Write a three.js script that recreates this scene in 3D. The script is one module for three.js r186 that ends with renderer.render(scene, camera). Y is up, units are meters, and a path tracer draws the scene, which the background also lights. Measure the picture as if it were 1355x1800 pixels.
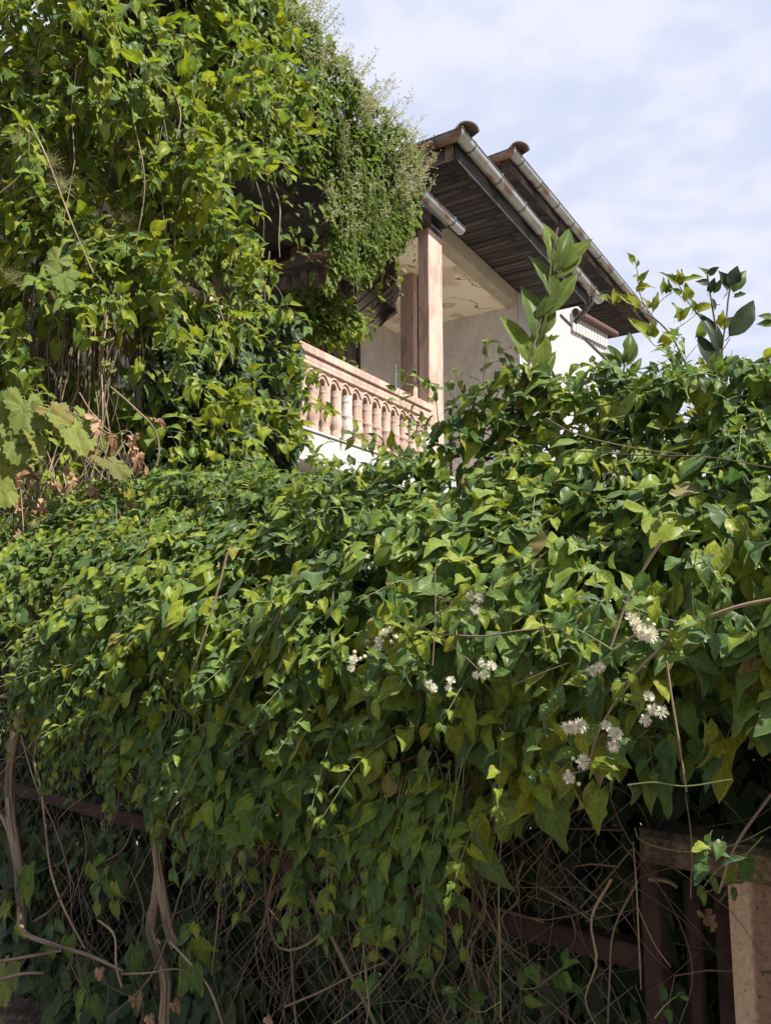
import * as THREE from 'three';
import { mergeGeometries } from 'three/addons/utils/BufferGeometryUtils.js';

// ---------------------------------------------------------------- camera, sky, sun, exposure
const scene = new THREE.Scene();
const EYE = 1.75, PITCH = 8 * Math.PI / 180, FOC = 1350;
const camera = new THREE.PerspectiveCamera(2 * Math.atan(900 / FOC) * 180 / Math.PI, 1355 / 1800, 0.05, 900);
camera.position.set(0, EYE, 0);
camera.rotation.set(PITCH, 0, 0);
const renderer = new THREE.WebGLRenderer({ antialias: true });
renderer.toneMapping = THREE.LinearToneMapping;
renderer.toneMappingExposure = 2.0;
renderer.shadowMap.enabled = true;
const SUN_AZ = 117 * Math.PI / 180, SUN_EL = 52 * Math.PI / 180, SUN_I = 5.0;
const SUN = new THREE.Vector3(Math.sin(SUN_AZ) * Math.cos(SUN_EL), Math.sin(SUN_EL), -Math.cos(SUN_AZ) * Math.cos(SUN_EL));

// ---------------------------------------------------------------- random numbers and noise
function rng(seed) { let s = seed >>> 0; return () => { s = (s + 0x6D2B79F5) >>> 0; let t = s; t = Math.imul(t ^ (t >>> 15), t | 1); t ^= t + Math.imul(t ^ (t >>> 7), t | 61); return ((t ^ (t >>> 14)) >>> 0) / 4294967296; }; }
function hash3(x, y, z) { let h = Math.imul(x, 374761393) ^ Math.imul(y, 668265263) ^ Math.imul(z, 2147483647 - 61); h = Math.imul(h ^ (h >>> 13), 1274126177); h ^= h >>> 16; return (h >>> 0) / 4294967296; }
function vnoise(x, y, z = 0, per = 0) {
  const ix = Math.floor(x), iy = Math.floor(y), iz = Math.floor(z);
  let fx = x - ix, fy = y - iy, fz = z - iz;
  fx = fx * fx * (3 - 2 * fx); fy = fy * fy * (3 - 2 * fy); fz = fz * fz * (3 - 2 * fz);
  const w = per ? (a) => ((a % per) + per) % per : (a) => a;
  const c = (a, b, d) => hash3(w(a), w(b), d), l = (a, b, t) => a + (b - a) * t;
  return l(l(l(c(ix, iy, iz), c(ix + 1, iy, iz), fx), l(c(ix, iy + 1, iz), c(ix + 1, iy + 1, iz), fx), fy),
    l(l(c(ix, iy, iz + 1), c(ix + 1, iy, iz + 1), fx), l(c(ix, iy + 1, iz + 1), c(ix + 1, iy + 1, iz + 1), fx), fy), fz);
}
function fbm(x, y, z = 0, oct = 4, per = 0) { let s = 0, a = 0.5, n = 0; for (let i = 0; i < oct; i++) { s += a * vnoise(x, y, z + i * 7, per); n += a; a *= 0.5; x *= 2; y *= 2; z *= 2; per *= 2; } return s / n; }
const clamp = THREE.MathUtils.clamp, lerp = THREE.MathUtils.lerp, sstep = THREE.MathUtils.smoothstep;
const V = (x, y, z) => new THREE.Vector3(x, y, z);

// sky: thin bright cloud over pale blue, the same all round
{
  const w = 1280, h = 640, data = new Float32Array(w * h * 4);
  for (let j = 0; j < h; j++) {
    const el = ((j + 0.5) / h - 0.5) * Math.PI, sy = Math.sin(el), cy = Math.cos(el);
    for (let i = 0; i < w; i++) {
      const az = ((i + 0.5) / w - 0.5) * 2 * Math.PI, dx = Math.cos(az) * cy, dz = Math.sin(az) * cy;
      let r, g, b;
      if (sy > -0.02) {
        const k = 1 / (Math.max(sy, 0) + 0.22), u = dx * k, v = dz * k;
        const warp = fbm(u * 1.3 + 5, v * 1.3, 3, 3);
        const c = fbm(u * 3.6 + warp * 2.2, v * 5.2 + warp * 1.8, 9, 6);
        const fine = fbm(u * 13 + warp * 5 + v * 4, v * 19 - u * 5, 21, 5);
        const m = sstep(c * 0.5 + fine * 0.5, 0.38, 0.68);
        r = lerp(0.345, 0.428, m); g = lerp(0.380, 0.440, m); b = lerp(0.480, 0.510, m);
        const low = Math.exp(-Math.max(sy, 0) * 7) * 0.35;
        r = lerp(r, 0.41, low); g = lerp(g, 0.43, low); b = lerp(b, 0.505, low);
      } else { r = 0.20; g = 0.19; b = 0.17; }
      const o = (j * w + i) * 4; data[o] = r; data[o + 1] = g; data[o + 2] = b; data[o + 3] = 1;
    }
  }
  const t = new THREE.DataTexture(data, w, h, THREE.RGBAFormat, THREE.FloatType);
  t.mapping = THREE.EquirectangularReflectionMapping; t.magFilter = THREE.LinearFilter; t.minFilter = THREE.LinearFilter; t.needsUpdate = true;
  scene.background = t; scene.environment = t;
}
const sun = new THREE.DirectionalLight(new THREE.Color(1, 0.95, 0.87), SUN_I);
sun.position.copy(SUN).multiplyScalar(60); sun.target.position.set(0, 2, -5);
sun.castShadow = true; sun.shadow.mapSize.set(4096, 4096);
Object.assign(sun.shadow.camera, { left: -16, right: 16, top: 16, bottom: -16, near: 1, far: 140 });
scene.add(sun, sun.target);

// ---------------------------------------------------------------- places: rays of the photograph, the fence line, the house frame
const cP = Math.cos(PITCH), sP = Math.sin(PITCH);
function ray(px, py) { const a = (px - 677.5) / FOC, b = -(py - 900) / FOC; return V(a, b * cP + sP, -(cP - b * sP)); }
const at = (px, py, d) => { const r = ray(px, py); return r.multiplyScalar(d / -r.z).add(V(0, EYE, 0)); };
function project(p) { const y = p.y - EYE, z = -p.z * cP + y * sP; return [677.5 + FOC * p.x / z, 900 - FOC * (y * cP + p.z * sP) / z, z]; }
const F0 = V(0.59, 0, -1.70), FT = V(-0.788, 0, -0.616).normalize(), FN = V(-0.616, 0, 0.788).normalize();   // fence: along it to the left, towards the street
const fen = (t, h, w) => F0.clone().addScaledVector(FT, t).addScaledVector(FN, w).setY(h);
function onFence(px, py, w = 0) { const r = ray(px, py), o = V(0, EYE, 0), q = F0.clone().addScaledVector(FN, w); return o.addScaledVector(r, q.clone().sub(V(0, EYE, 0)).setY(0).dot(FN) / r.dot(FN)); }

// ---------------------------------------------------------------- textures
function tex(w, h, fn, srgb = true) {
  const d = new Uint8Array(w * h * 4);
  for (let y = 0; y < h; y++) for (let x = 0; x < w; x++) { const c = fn(x / w, y / h), o = (y * w + x) * 4; for (let k = 0; k < 3; k++) d[o + k] = clamp(Math.round(255 * (Array.isArray(c) ? c[k] : c)), 0, 255); d[o + 3] = 255; }
  const t = new THREE.DataTexture(d, w, h); t.wrapS = t.wrapT = THREE.RepeatWrapping; t.magFilter = THREE.LinearFilter; t.minFilter = THREE.LinearMipmapLinearFilter; t.generateMipmaps = true;
  if (srgb) t.colorSpace = THREE.SRGBColorSpace; t.needsUpdate = true; return t;
}
const mixc = (a, b, t) => a.map((v, i) => v + (b[i] - v) * t);
const mat = (o) => new THREE.MeshStandardMaterial(o);
const T = {};
T.plaster = tex(512, 512, (u, v) => { const n = fbm(u * 6, v * 6, 1, 5, 6), f = fbm(u * 60, v * 60, 2, 2, 60), st = sstep(fbm(u * 5, v * 3, 5, 5, 0), 0.5, 0.8); const k = 0.86 + 0.12 * n + 0.05 * (f - 0.5); return mixc([k, k * 0.99, k * 0.97], [0.70, 0.66, 0.60], st * 0.16); });
T.plasterB = tex(512, 512, (u, v) => fbm(u * 70, v * 70, 3, 3, 70), false);
T.pattern = tex(512, 512, (u, v) => { const n = fbm(u * 22, v * 22, 8, 3, 22), m = fbm(u * 5, v * 5, 2, 4, 5); const k = 0.80 + 0.10 * m + (n > 0.52 ? 0.018 : -0.018); return [k, k * 0.975, k * 0.95]; });
T.ceiling = tex(640, 640, (u, v) => {
  const a = fbm(u * 4, v * 4, 4, 5, 4), cr = Math.abs(fbm(u * 3 + 0.3, v * 3, 11, 5, 3) - 0.5), peel = sstep(fbm(u * 5, v * 5, 14, 5, 5), 0.6, 0.64);
  let c = mixc([0.88, 0.85, 0.78], [0.78, 0.73, 0.64], sstep(a, 0.42, 0.66)); c = mixc(c, [0.66, 0.60, 0.52], peel * 0.5); return cr < 0.006 ? mixc(c, [0.3, 0.24, 0.18], 0.7) : c;
});
T.pink = tex(512, 512, (u, v) => { const n = fbm(u * 5, v * 5, 6, 5, 5), f = fbm(u * 50, v * 50, 7, 2, 50), s = Math.max(sstep(fbm(u * 9, v * 3, 12, 4, 9), 0.58, 0.72), 0.7 * sstep(fbm(u * 40, v * 4, 15, 3), 0.60, 0.74)); return mixc([0.90 + 0.09 * (n - 0.5), 0.755 + 0.10 * (n - 0.5), 0.68 + 0.10 * (n - 0.5)].map((c) => c + 0.04 * (f - 0.5)), [0.70, 0.61, 0.55], s * 0.7); });
T.wood = tex(512, 512, (u, v) => {   // grain along v, old stained boards
  const g = fbm(u * 40, v * 3, 3, 4, 0), s = fbm(u * 3, v * 2, 9, 5, 0), pale = sstep(fbm(u * 14, v * 4, 17, 4), 0.56, 0.66);
  let c = mixc([0.285, 0.28, 0.275], [0.15, 0.148, 0.148], sstep(s, 0.35, 0.65)); c = c.map((x) => x * (0.72 + 0.55 * g)); return mixc(c, [0.50, 0.49, 0.44], pale * 0.5);
});
T.woodB = tex(256, 256, (u, v) => fbm(u * 30, v * 2, 3, 4), false);
T.zinc = tex(512, 512, (u, v) => { const n = fbm(u * 5, v * 9, 2, 5), st = fbm(u * 3, v * 40, 5, 3), r = sstep(fbm(u * 4, v * 6, 15, 5), 0.57, 0.72); return mixc([0.62, 0.65, 0.645].map((c) => c * (0.78 + 0.28 * n + 0.14 * st)), [0.47, 0.35, 0.29], r * 0.7); });
T.copperish = tex(512, 512, (u, v) => { const n = fbm(u * 5, v * 9, 2, 5), r = sstep(fbm(u * 4, v * 6, 15, 5), 0.35, 0.66); return mixc([0.55, 0.53, 0.51].map((c) => c * (0.8 + 0.3 * n)), [0.53, 0.38, 0.31], r); });
T.rough = tex(256, 256, (u, v) => 0.45 + 0.5 * fbm(u * 8, v * 8, 5, 5, 8), false);
T.rust = tex(512, 512, (u, v) => { const n = fbm(u * 8, v * 8, 3, 5, 8), f = fbm(u * 70, v * 70, 6, 2, 70); return mixc([0.27, 0.19, 0.165], [0.39, 0.27, 0.22], sstep(n * 0.7 + f * 0.3, 0.35, 0.65)); });
T.concrete = tex(512, 512, (u, v) => {
  const n = fbm(u * 5, v * 5, 3, 6, 5), f = fbm(u * 130, v * 130, 8, 2, 130), st = sstep(fbm(u * 22, v * 1.6, 13, 4), 0.48, 0.72), pit = vnoise(u * 150, v * 150, 4, 150) > 0.93 ? 0.16 : 0;
  const c = mixc([0.63, 0.55, 0.45], [0.44, 0.36, 0.29], sstep(n, 0.40, 0.60)); return mixc(c, [0.74, 0.66, 0.54], st * 0.6).map((x) => x + 0.10 * (f - 0.5) - pit);
});
T.concreteB = tex(512, 512, (u, v) => 0.6 * fbm(u * 120, v * 120, 8, 3, 120) + 0.4 * fbm(u * 12, v * 3, 5, 4, 12), false);
T.mossy = tex(512, 512, (u, v) => { const n = fbm(u * 7, v * 7, 3, 6, 7), f = fbm(u * 90, v * 90, 8, 2, 90), m = sstep(fbm(u * 11, v * 11, 19, 5, 11), 0.44, 0.62); return mixc(mixc([0.40, 0.34, 0.28], [0.27, 0.225, 0.19], sstep(n, 0.35, 0.62)), [0.38, 0.35, 0.19], m * 0.6).map((x) => x + 0.2 * (f - 0.5)); });
T.bark = tex(256, 512, (u, v) => { const g = fbm(u * 18, v * 4, 3, 4), p = fbm(u * 5, v * 3, 8, 4); return mixc([0.35, 0.30, 0.245], [0.53, 0.47, 0.39], sstep(g * 0.7 + p * 0.3, 0.36, 0.66)); });
T.barkB = tex(256, 512, (u, v) => fbm(u * 20, v * 4, 3, 4), false);
T.soil = tex(512, 512, (u, v) => { const n = fbm(u * 9, v * 9, 3, 6, 9), f = fbm(u * 100, v * 100, 8, 2, 100), g = vnoise(u * 180, v * 180, 5, 180) > 0.88 ? 0.14 : 0; return mixc([0.36, 0.30, 0.25], [0.58, 0.51, 0.44], sstep(n, 0.35, 0.68)).map((x) => x + 0.16 * (f - 0.5) + g); });
T.tile = tex(256, 256, (u, v) => { const n = fbm(u * 6, v * 6, 3, 5, 6), s = sstep(fbm(u * 8, v * 8, 12, 4, 8), 0.52, 0.68); return mixc(mixc([0.40, 0.31, 0.28], [0.50, 0.41, 0.37], n), [0.33, 0.32, 0.31], s * 0.75); });
// leaf blades: pale midrib and side veins, faint mottling
function bladeTex(kind, seed) {
  return tex(192, 256, (u, v) => {
    const x = Math.abs(u - 0.5) * 2, m = fbm(u * 7 + seed, v * 9, seed, 4), f = fbm(u * 26, v * 34, seed + 4, 2);
    let k = 0.80 + 0.18 * (m - 0.5) * 2 + 0.05 * (f - 0.5), c = [k, k, k * 0.96];
    const slope = kind === 'palm' ? 0.9 : 0.55, ph = ((v - x * slope) * (kind === 'lance' ? 9 : 6)) % 1, vein = Math.abs(((ph + 1) % 1) - 0.5);
    c = c.map((q) => q * (0.93 + 0.12 * Math.min(1, vein * 3.2)));
    if (vein > 0.455 && x > 0.03) c = mixc(c, [0.95, 1.0, 0.80], 0.28);
    if (x < 0.035 + 0.02 * (1 - v)) c = mixc(c, [1.0, 1.0, 0.82], 0.55);
    const spot = fbm(u * 12 + 3, v * 15, seed + 31, 3); if (spot > 0.70) c = mixc(c, [0.72, 0.62, 0.30], sstep(spot, 0.70, 0.78) * 0.7);
    return c.map((q) => Math.min(1, q));
  });
}
T.blade = bladeTex('heart', 3); T.bladeL = bladeTex('lance', 8);
T.bladeP = tex(256, 256, (u, v) => {   // palmate veins from the leaf stalk
  const x = (u - 0.5) / 0.7, y = v / 0.95 - 0.12, r = Math.hypot(x, y), th = Math.atan2(x, y), m = fbm(u * 8 + 2, v * 8, 5, 4), f = fbm(u * 34, v * 34, 9, 2); let k = 0.82 + 0.2 * (m - 0.5) + 0.10 * (f - 0.5), c = [k, k, k * 0.97];
  let near = 9, side = 0; for (const a of [0, 0.85, -0.85, 1.65, -1.65, 2.3, -2.3]) { const d = Math.abs(th - a); if (d < near) { near = d; side = r * Math.cos(d) - Math.abs(r * Math.sin(d)) * 0.9; } }
  if (near * r < 0.012) c = mixc(c, [1, 1, 0.82], 0.5); else if (Math.abs(((side * 9) % 1 + 1) % 1 - 0.5) > 0.455 && near * r > 0.012) c = mixc(c, [0.97, 1, 0.82], 0.25);
  const sp = fbm(u * 11, v * 11, 33, 3); if (sp > 0.66) c = mixc(c, [0.8, 0.72, 0.4], sstep(sp, 0.66, 0.76) * 0.6); return c; });
T.dead = tex(128, 192, (u, v) => { const x = Math.abs(u - 0.5) * 2, n = fbm(u * 9, v * 12, 5, 5), st = Math.abs((((v - x * 0.7) * 7) % 1 + 1) % 1 - 0.5); return mixc([0.60, 0.49, 0.38], [0.82, 0.72, 0.60], n).map((c) => c * (0.8 + 0.4 * st)); });

const M = {
  white: mat({ map: T.plaster, bumpMap: T.plasterB, bumpScale: 0.004, roughness: 0.92, color: new THREE.Color(0.48, 0.485, 0.50) }),
  wallpat: mat({ map: T.pattern, bumpMap: T.plasterB, bumpScale: 0.006, roughness: 0.95, color: new THREE.Color(0.9, 0.9, 0.9) }),
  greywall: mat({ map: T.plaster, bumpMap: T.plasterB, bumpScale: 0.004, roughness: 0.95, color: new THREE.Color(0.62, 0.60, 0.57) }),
  lowwall: mat({ map: T.plaster, bumpMap: T.plasterB, bumpScale: 0.006, roughness: 0.95, color: new THREE.Color(0.42, 0.39, 0.35) }),
  ceiling: mat({ map: T.ceiling, bumpMap: T.plasterB, bumpScale: 0.004, roughness: 0.95 }),
  pink: mat({ map: T.pink, bumpMap: T.plasterB, bumpScale: 0.0012, roughness: 0.88, color: new THREE.Color(0.62, 0.625, 0.635) }),
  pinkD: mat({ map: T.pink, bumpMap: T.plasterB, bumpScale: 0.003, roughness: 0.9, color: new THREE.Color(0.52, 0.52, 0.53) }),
  darkred: mat({ map: T.wood, roughness: 0.8, color: new THREE.Color(1.0, 0.5, 0.42) }),
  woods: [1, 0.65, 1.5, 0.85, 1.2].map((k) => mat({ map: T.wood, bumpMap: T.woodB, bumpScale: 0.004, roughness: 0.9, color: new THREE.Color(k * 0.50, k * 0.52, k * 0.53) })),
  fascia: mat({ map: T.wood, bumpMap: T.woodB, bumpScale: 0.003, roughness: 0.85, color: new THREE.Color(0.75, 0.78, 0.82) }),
  redboard: mat({ map: T.wood, bumpMap: T.woodB, bumpScale: 0.003, roughness: 0.85, color: new THREE.Color(2.2, 1.55, 1.4) }),
  zinc: mat({ map: T.zinc, roughnessMap: T.rough, roughness: 0.75, metalness: 0.3, side: THREE.DoubleSide }),
  zincD: mat({ map: T.zinc, roughnessMap: T.rough, roughness: 0.7, metalness: 0.5, color: new THREE.Color(0.35, 0.36, 0.38) }),
  copper: mat({ map: T.copperish, roughnessMap: T.rough, roughness: 0.8, metalness: 0.4, side: THREE.DoubleSide }),
  tile: mat({ map: T.tile, roughness: 0.9 }),
  redpipe: mat({ map: T.tile, roughness: 0.7, color: new THREE.Color(0.62, 0.42, 0.4) }),
  rust: mat({ map: T.rust, roughness: 0.9, metalness: 0.1, color: new THREE.Color(0.30, 0.29, 0.30) }),
  wire: mat({ color: new THREE.Color(0.115, 0.10, 0.095), roughness: 0.7, metalness: 0.3 }),
  concrete: mat({ map: T.concrete, bumpMap: T.concreteB, bumpScale: 0.008, roughness: 0.95 }),
  mossy: mat({ map: T.mossy, color: new THREE.Color(0.75, 0.78, 0.72), bumpMap: T.concreteB, bumpScale: 0.012, roughness: 1 }),
  bark: mat({ map: T.bark, bumpMap: T.barkB, bumpScale: 0.004, roughness: 0.95 }),
  barkD: mat({ map: T.bark, roughness: 0.95, color: new THREE.Color(0.5, 0.44, 0.42) }),
  twig: mat({ map: T.bark, roughness: 0.9, color: new THREE.Color(0.82, 0.83, 0.74) }),
  twigD: mat({ map: T.bark, roughness: 0.9, color: new THREE.Color(0.50, 0.48, 0.44) }),
  pale: mat({ map: T.bark, roughness: 0.9, color: new THREE.Color(1.3, 1.3, 1.16) }),
  greenstem: mat({ color: new THREE.Color(0.16, 0.18, 0.06), roughness: 0.7 }),
  soil: mat({ map: T.soil, bumpMap: T.soil, bumpScale: 0.02, roughness: 1 }),
  gravel: mat({ map: T.soil, roughness: 1, color: new THREE.Color(1.25, 1.25, 1.25) }),
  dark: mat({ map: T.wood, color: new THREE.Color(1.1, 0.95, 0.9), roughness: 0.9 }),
  cable: mat({ color: new THREE.Color(0.12, 0.12, 0.125), roughness: 0.7 }),
  petal: new THREE.MeshPhysicalMaterial({ color: new THREE.Color(0.86, 0.83, 0.66), roughness: 1, transmission: 0.2, thickness: 0, side: THREE.DoubleSide }),
  bud: mat({ color: new THREE.Color(0.55, 0.52, 0.30), roughness: 0.8 }),
};
for (const t of Object.values(T)) if (t.wrapS) t.anisotropy = 4;

// ---------------------------------------------------------------- building helpers
const names = {};
function numbered(n) { const k = names[n] = (names[n] ?? -1) + 1; return k ? `${n}_${String(k).padStart(3, '0')}` : n; }
function thing(name, label, category, pos = [0, 0, 0], ry = 0, group) { const o = new THREE.Group(); o.name = numbered(name); o.position.set(...pos); o.rotation.y = ry; Object.assign(o.userData, { label, category }); if (group) o.userData.group = group; scene.add(o); return o; }
function obj(name, geo, m, parent) { const g = Array.isArray(geo) ? (geo.length > 1 ? mergeGeometries(geo.map(plain)) : geo[0]) : geo, o = new THREE.Mesh(g, m); o.name = name; o.castShadow = o.receiveShadow = true; parent.add(o); return o; }
function plain(g) { g = g.index ? g.toNonIndexed() : g; for (const k of Object.keys(g.attributes)) if (!['position', 'normal', 'uv'].includes(k)) g.deleteAttribute(k); g.morphAttributes = {}; return g; }
// uv in metres from the dominant axis of each face
function uvm(g, s = 1, swap = false) {
  g = plain(g); const p = g.attributes.position, n = g.attributes.normal, uv = new Float32Array(p.count * 2);
  for (let i = 0; i < p.count; i++) {
    const ax = Math.abs(n.getX(i)), ay = Math.abs(n.getY(i)), az = Math.abs(n.getZ(i)), x = p.getX(i), y = p.getY(i), z = p.getZ(i);
    let a, b; if (ay >= ax && ay >= az) { a = x; b = z; } else if (ax >= az) { a = z; b = y; } else { a = x; b = y; }
    uv[i * 2] = (swap ? b : a) * s; uv[i * 2 + 1] = (swap ? a : b) * s;
  }
  g.setAttribute('uv', new THREE.BufferAttribute(uv, 2)); return g;
}
// a box between two corners with small chamfers, uv in metres
function box(x0, y0, z0, x1, y1, z1, s = 1, bev = 0.006, swap = false) {
  const w = x1 - x0, h = y1 - y0, d = z1 - z0, b = Math.min(bev, w / 3, h / 3, d / 3);
  if (b < 1e-4) { const g0 = new THREE.BoxGeometry(w, h, d); g0.translate((x0 + x1) / 2, (y0 + y1) / 2, (z0 + z1) / 2); return uvm(g0, s, swap); }
  const sh = new THREE.Shape(); sh.moveTo(b, b); sh.lineTo(w - b, b); sh.lineTo(w - b, h - b); sh.lineTo(b, h - b); sh.closePath();
  const g = new THREE.ExtrudeGeometry(sh, { depth: d - 2 * b, bevelEnabled: true, bevelThickness: b, bevelSize: b, bevelSegments: 1, curveSegments: 1 });
  g.translate(x0, y0, z0 + b); return uvm(g, s, swap);
}
// tapered tube along points: radii r0 to r1
function tube(pts, r0, r1, sides = 6, seg = 0, wob = 0, seed = 1) {
  const c = new THREE.CatmullRomCurve3(pts, false, 'centripetal'), n = seg || Math.max(3, pts.length * 3), R = rng(seed);
  const fr = c.computeFrenetFrames(n, false), pos = [], nor = [], uv = [], idx = [], L = c.getLength();
  for (let i = 0; i <= n; i++) {
    const p = c.getPointAt(i / n), r = (r0 + (r1 - r0) * i / n) * (1 + wob * (R() - 0.5));
    for (let k = 0; k <= sides; k++) {
      const a = k / sides * Math.PI * 2, d = fr.normals[i].clone().multiplyScalar(Math.cos(a)).addScaledVector(fr.binormals[i], Math.sin(a));
      pos.push(p.x + d.x * r, p.y + d.y * r, p.z + d.z * r); nor.push(d.x, d.y, d.z); uv.push(k / sides, i / n * L * 2.5);
    }
  }
  for (let i = 0; i < n; i++) for (let k = 0; k < sides; k++) { const a = i * (sides + 1) + k, b = a + sides + 1; idx.push(a, a + 1, b, a + 1, b + 1, b); }
  const e = (n) * (sides + 1); for (let k = 1; k < sides - 1; k++) { idx.push(0, k + 1, k); idx.push(e, e + k, e + k + 1); }
  const g = new THREE.BufferGeometry(); g.setAttribute('position', new THREE.Float32BufferAttribute(pos, 3)); g.setAttribute('normal', new THREE.Float32BufferAttribute(nor, 3)); g.setAttribute('uv', new THREE.Float32BufferAttribute(uv, 2)); g.setIndex(idx); return g;
}
const rod = (a, b, r, sides = 6) => tube([a, a.clone().lerp(b, 0.5), b], r, r, sides, 2);

// ---------------------------------------------------------------- ground
{
  const g = new THREE.PlaneGeometry(600, 600, 300, 300); g.rotateX(-Math.PI / 2);
  const p = g.attributes.position;
  for (let i = 0; i < p.count; i++) {   // finer cells near the viewer
    let x = p.getX(i) / 300, z = p.getZ(i) / 300; x = Math.sign(x) * Math.abs(x) ** 2.6 * 300; z = Math.sign(z) * Math.abs(z) ** 2.6 * 300;
    const near = sstep(30 - Math.hypot(x, z), 0, 22);
    const bank = 0.26 * Math.exp(-(((x + 1.68) / 0.55) ** 2) - (((z + 3.12) / 0.5) ** 2));   // a low bank of soil at the left end of the fence
    p.setXYZ(i, x, bank + near * (near ? (fbm(x * 1.2 + 40, z * 1.2 + 40, 3, 4) - 0.5) * 0.10 + (fbm(x * 9, z * 9, 5, 3) - 0.5) * 0.03 : 0), z);
  }
  g.computeVertexNormals(); const uv = g.attributes.uv; for (let i = 0; i < uv.count; i++) uv.setXY(i, p.getX(i) / 1.3, p.getZ(i) / 1.3);
  const o = obj('ground', g, M.soil, scene); o.userData.kind = 'structure';
}

// ---------------------------------------------------------------- house with balcony
const house = thing('house', 'weathered house with a pink balcony, loggia and zinc gutters under a tiled roof', 'house', [0.851, 0, -10.896], 58 * Math.PI / 180);
{
  const H = 4.7575, R = rng(11);
  // main wall plane z = 0 (z outwards), x along the facade away from the street, y = H is rail height of the frame
  const far0 = 2.95, far1 = 3.52, beamY = H + 2.70, sof = H + 2.95, back = -2.6;
  obj('side_wall', box(far0, 0, back, far1, sof + 0.2, -0.004, 0.8), M.wallpat, house);
  obj('wall_corner', box(far0 - 0.004, 0, -0.004, far1 + 0.01, sof + 0.2, 0.02, 0.8), M.white, house);
  obj('door_jamb', box(far0 - 0.03, H - 1.3, -1.42, far0 - 0.002, H + 0.95, -1.36, 2), M.darkred, house);
  obj('back_wall', box(-6.5, 0, back - 0.25, far0, H + 3.2, back, 0.8), M.greywall, house);
  obj('floor', box(-6.5, H - 1.55, back, far1 - 0.6, H - 1.25, -0.02, 0.8), M.greywall, house);
  obj('lower_wall', box(-6.5, 0, 0.05, far1 + 0.004, H - 1.5, 0.3, 0.8), M.lowwall, house);
  { // loggia ceiling, broken away towards the back
    const sh = new THREE.Shape(); [[-0.75, 0.2], [far0 - 0.004, 0.2], [far0 - 0.004, 2.598], [2.4, 2.598], [2.25, 2.3], [2.1, 2.05], [1.7, 1.85], [1.3, 1.5], [1.0, 1.42], [0.66, 1.17], [0.2, 0.95], [-0.3, 0.9], [-0.75, 0.8]].forEach(([x, y], i) => i ? sh.lineTo(x, y) : sh.moveTo(x, y)); sh.closePath();
    const g = new THREE.ExtrudeGeometry(sh, { depth: 0.07, bevelEnabled: false }); g.rotateX(-Math.PI / 2); g.translate(0, beamY, 0); obj('ceiling', uvm(g, 0.35), M.ceiling, house);
    for (let i = 0; i < 9; i++) { const a = V(0.5 + i * 0.22, beamY + 0.09, -1.2 - i * 0.13), b = a.clone().add(V(0.5 - R() * 0.7, -0.15 - R() * 0.25, -0.6 - 0.3 * R())); obj('lath', [rod(a, b, 0.012, 5)], M.woods[i % 3], house); }
  }
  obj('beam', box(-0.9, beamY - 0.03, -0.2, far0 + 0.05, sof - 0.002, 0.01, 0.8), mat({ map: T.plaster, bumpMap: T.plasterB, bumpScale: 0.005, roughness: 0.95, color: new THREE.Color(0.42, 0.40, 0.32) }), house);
  // door opening with a red frame; dark panel widened to paint the hollow's shade
  obj('doorway_shade_panel', box(-3.5, H - 1.25, back + 0.002, 1.5, H + 3.1, back + 0.03, 1), M.dark, house);
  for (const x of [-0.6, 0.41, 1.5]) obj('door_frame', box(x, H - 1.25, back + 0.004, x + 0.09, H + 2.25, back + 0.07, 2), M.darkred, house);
  // soffit boards of the main eave, each a plank
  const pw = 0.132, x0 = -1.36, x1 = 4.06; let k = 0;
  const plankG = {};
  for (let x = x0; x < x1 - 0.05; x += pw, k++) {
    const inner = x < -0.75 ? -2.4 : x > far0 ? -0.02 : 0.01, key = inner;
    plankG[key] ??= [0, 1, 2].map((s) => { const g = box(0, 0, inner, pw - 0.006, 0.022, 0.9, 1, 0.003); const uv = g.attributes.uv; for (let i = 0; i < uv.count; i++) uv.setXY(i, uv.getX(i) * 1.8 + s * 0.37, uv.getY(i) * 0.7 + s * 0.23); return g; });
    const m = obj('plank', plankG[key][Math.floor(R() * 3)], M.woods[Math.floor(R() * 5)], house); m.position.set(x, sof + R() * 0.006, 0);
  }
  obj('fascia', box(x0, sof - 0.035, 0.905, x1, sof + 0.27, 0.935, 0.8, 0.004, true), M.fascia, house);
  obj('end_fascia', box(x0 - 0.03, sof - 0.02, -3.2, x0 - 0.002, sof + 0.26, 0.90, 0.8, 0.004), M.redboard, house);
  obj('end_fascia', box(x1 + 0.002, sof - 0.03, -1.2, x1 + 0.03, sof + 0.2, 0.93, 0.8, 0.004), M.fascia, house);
  // roof: hipped slab
  const roofOf = (x0, x1, y, zo, rise, run, parent, m) => {
    const t = 0.09, a = [V(x0, y, zo), V(x1, y, zo), V(x1, y + rise, zo - run), V(x0 + run, y + rise, zo - run), V(x0, y, zo - run * 2), V(x1, y, zo - 2 * run)], pos = [];
    const tri = (...v) => v.forEach((q) => pos.push(q.x, q.y, q.z)), up = (q) => q.clone().add(V(0, t, 0));
    for (const [i, j, l] of [[0, 1, 2], [0, 2, 3], [4, 0, 3], [5, 4, 3], [5, 3, 2]]) { tri(up(a[i]), up(a[j]), up(a[l])); tri(a[i], a[l], a[j]); }
    for (const [i, j] of [[0, 1], [4, 0], [5, 4]]) { tri(a[i], a[j], up(a[j])); tri(a[i], up(a[j]), up(a[i])); }
    tri(a[1], a[5], a[2]); tri(up(a[1]), up(a[2]), up(a[5]));
    const g = new THREE.BufferGeometry(); g.setAttribute('position', new THREE.Float32BufferAttribute(pos, 3)); g.computeVertexNormals(); return obj('roof', uvm(g, 2), m, parent);
  };
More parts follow.
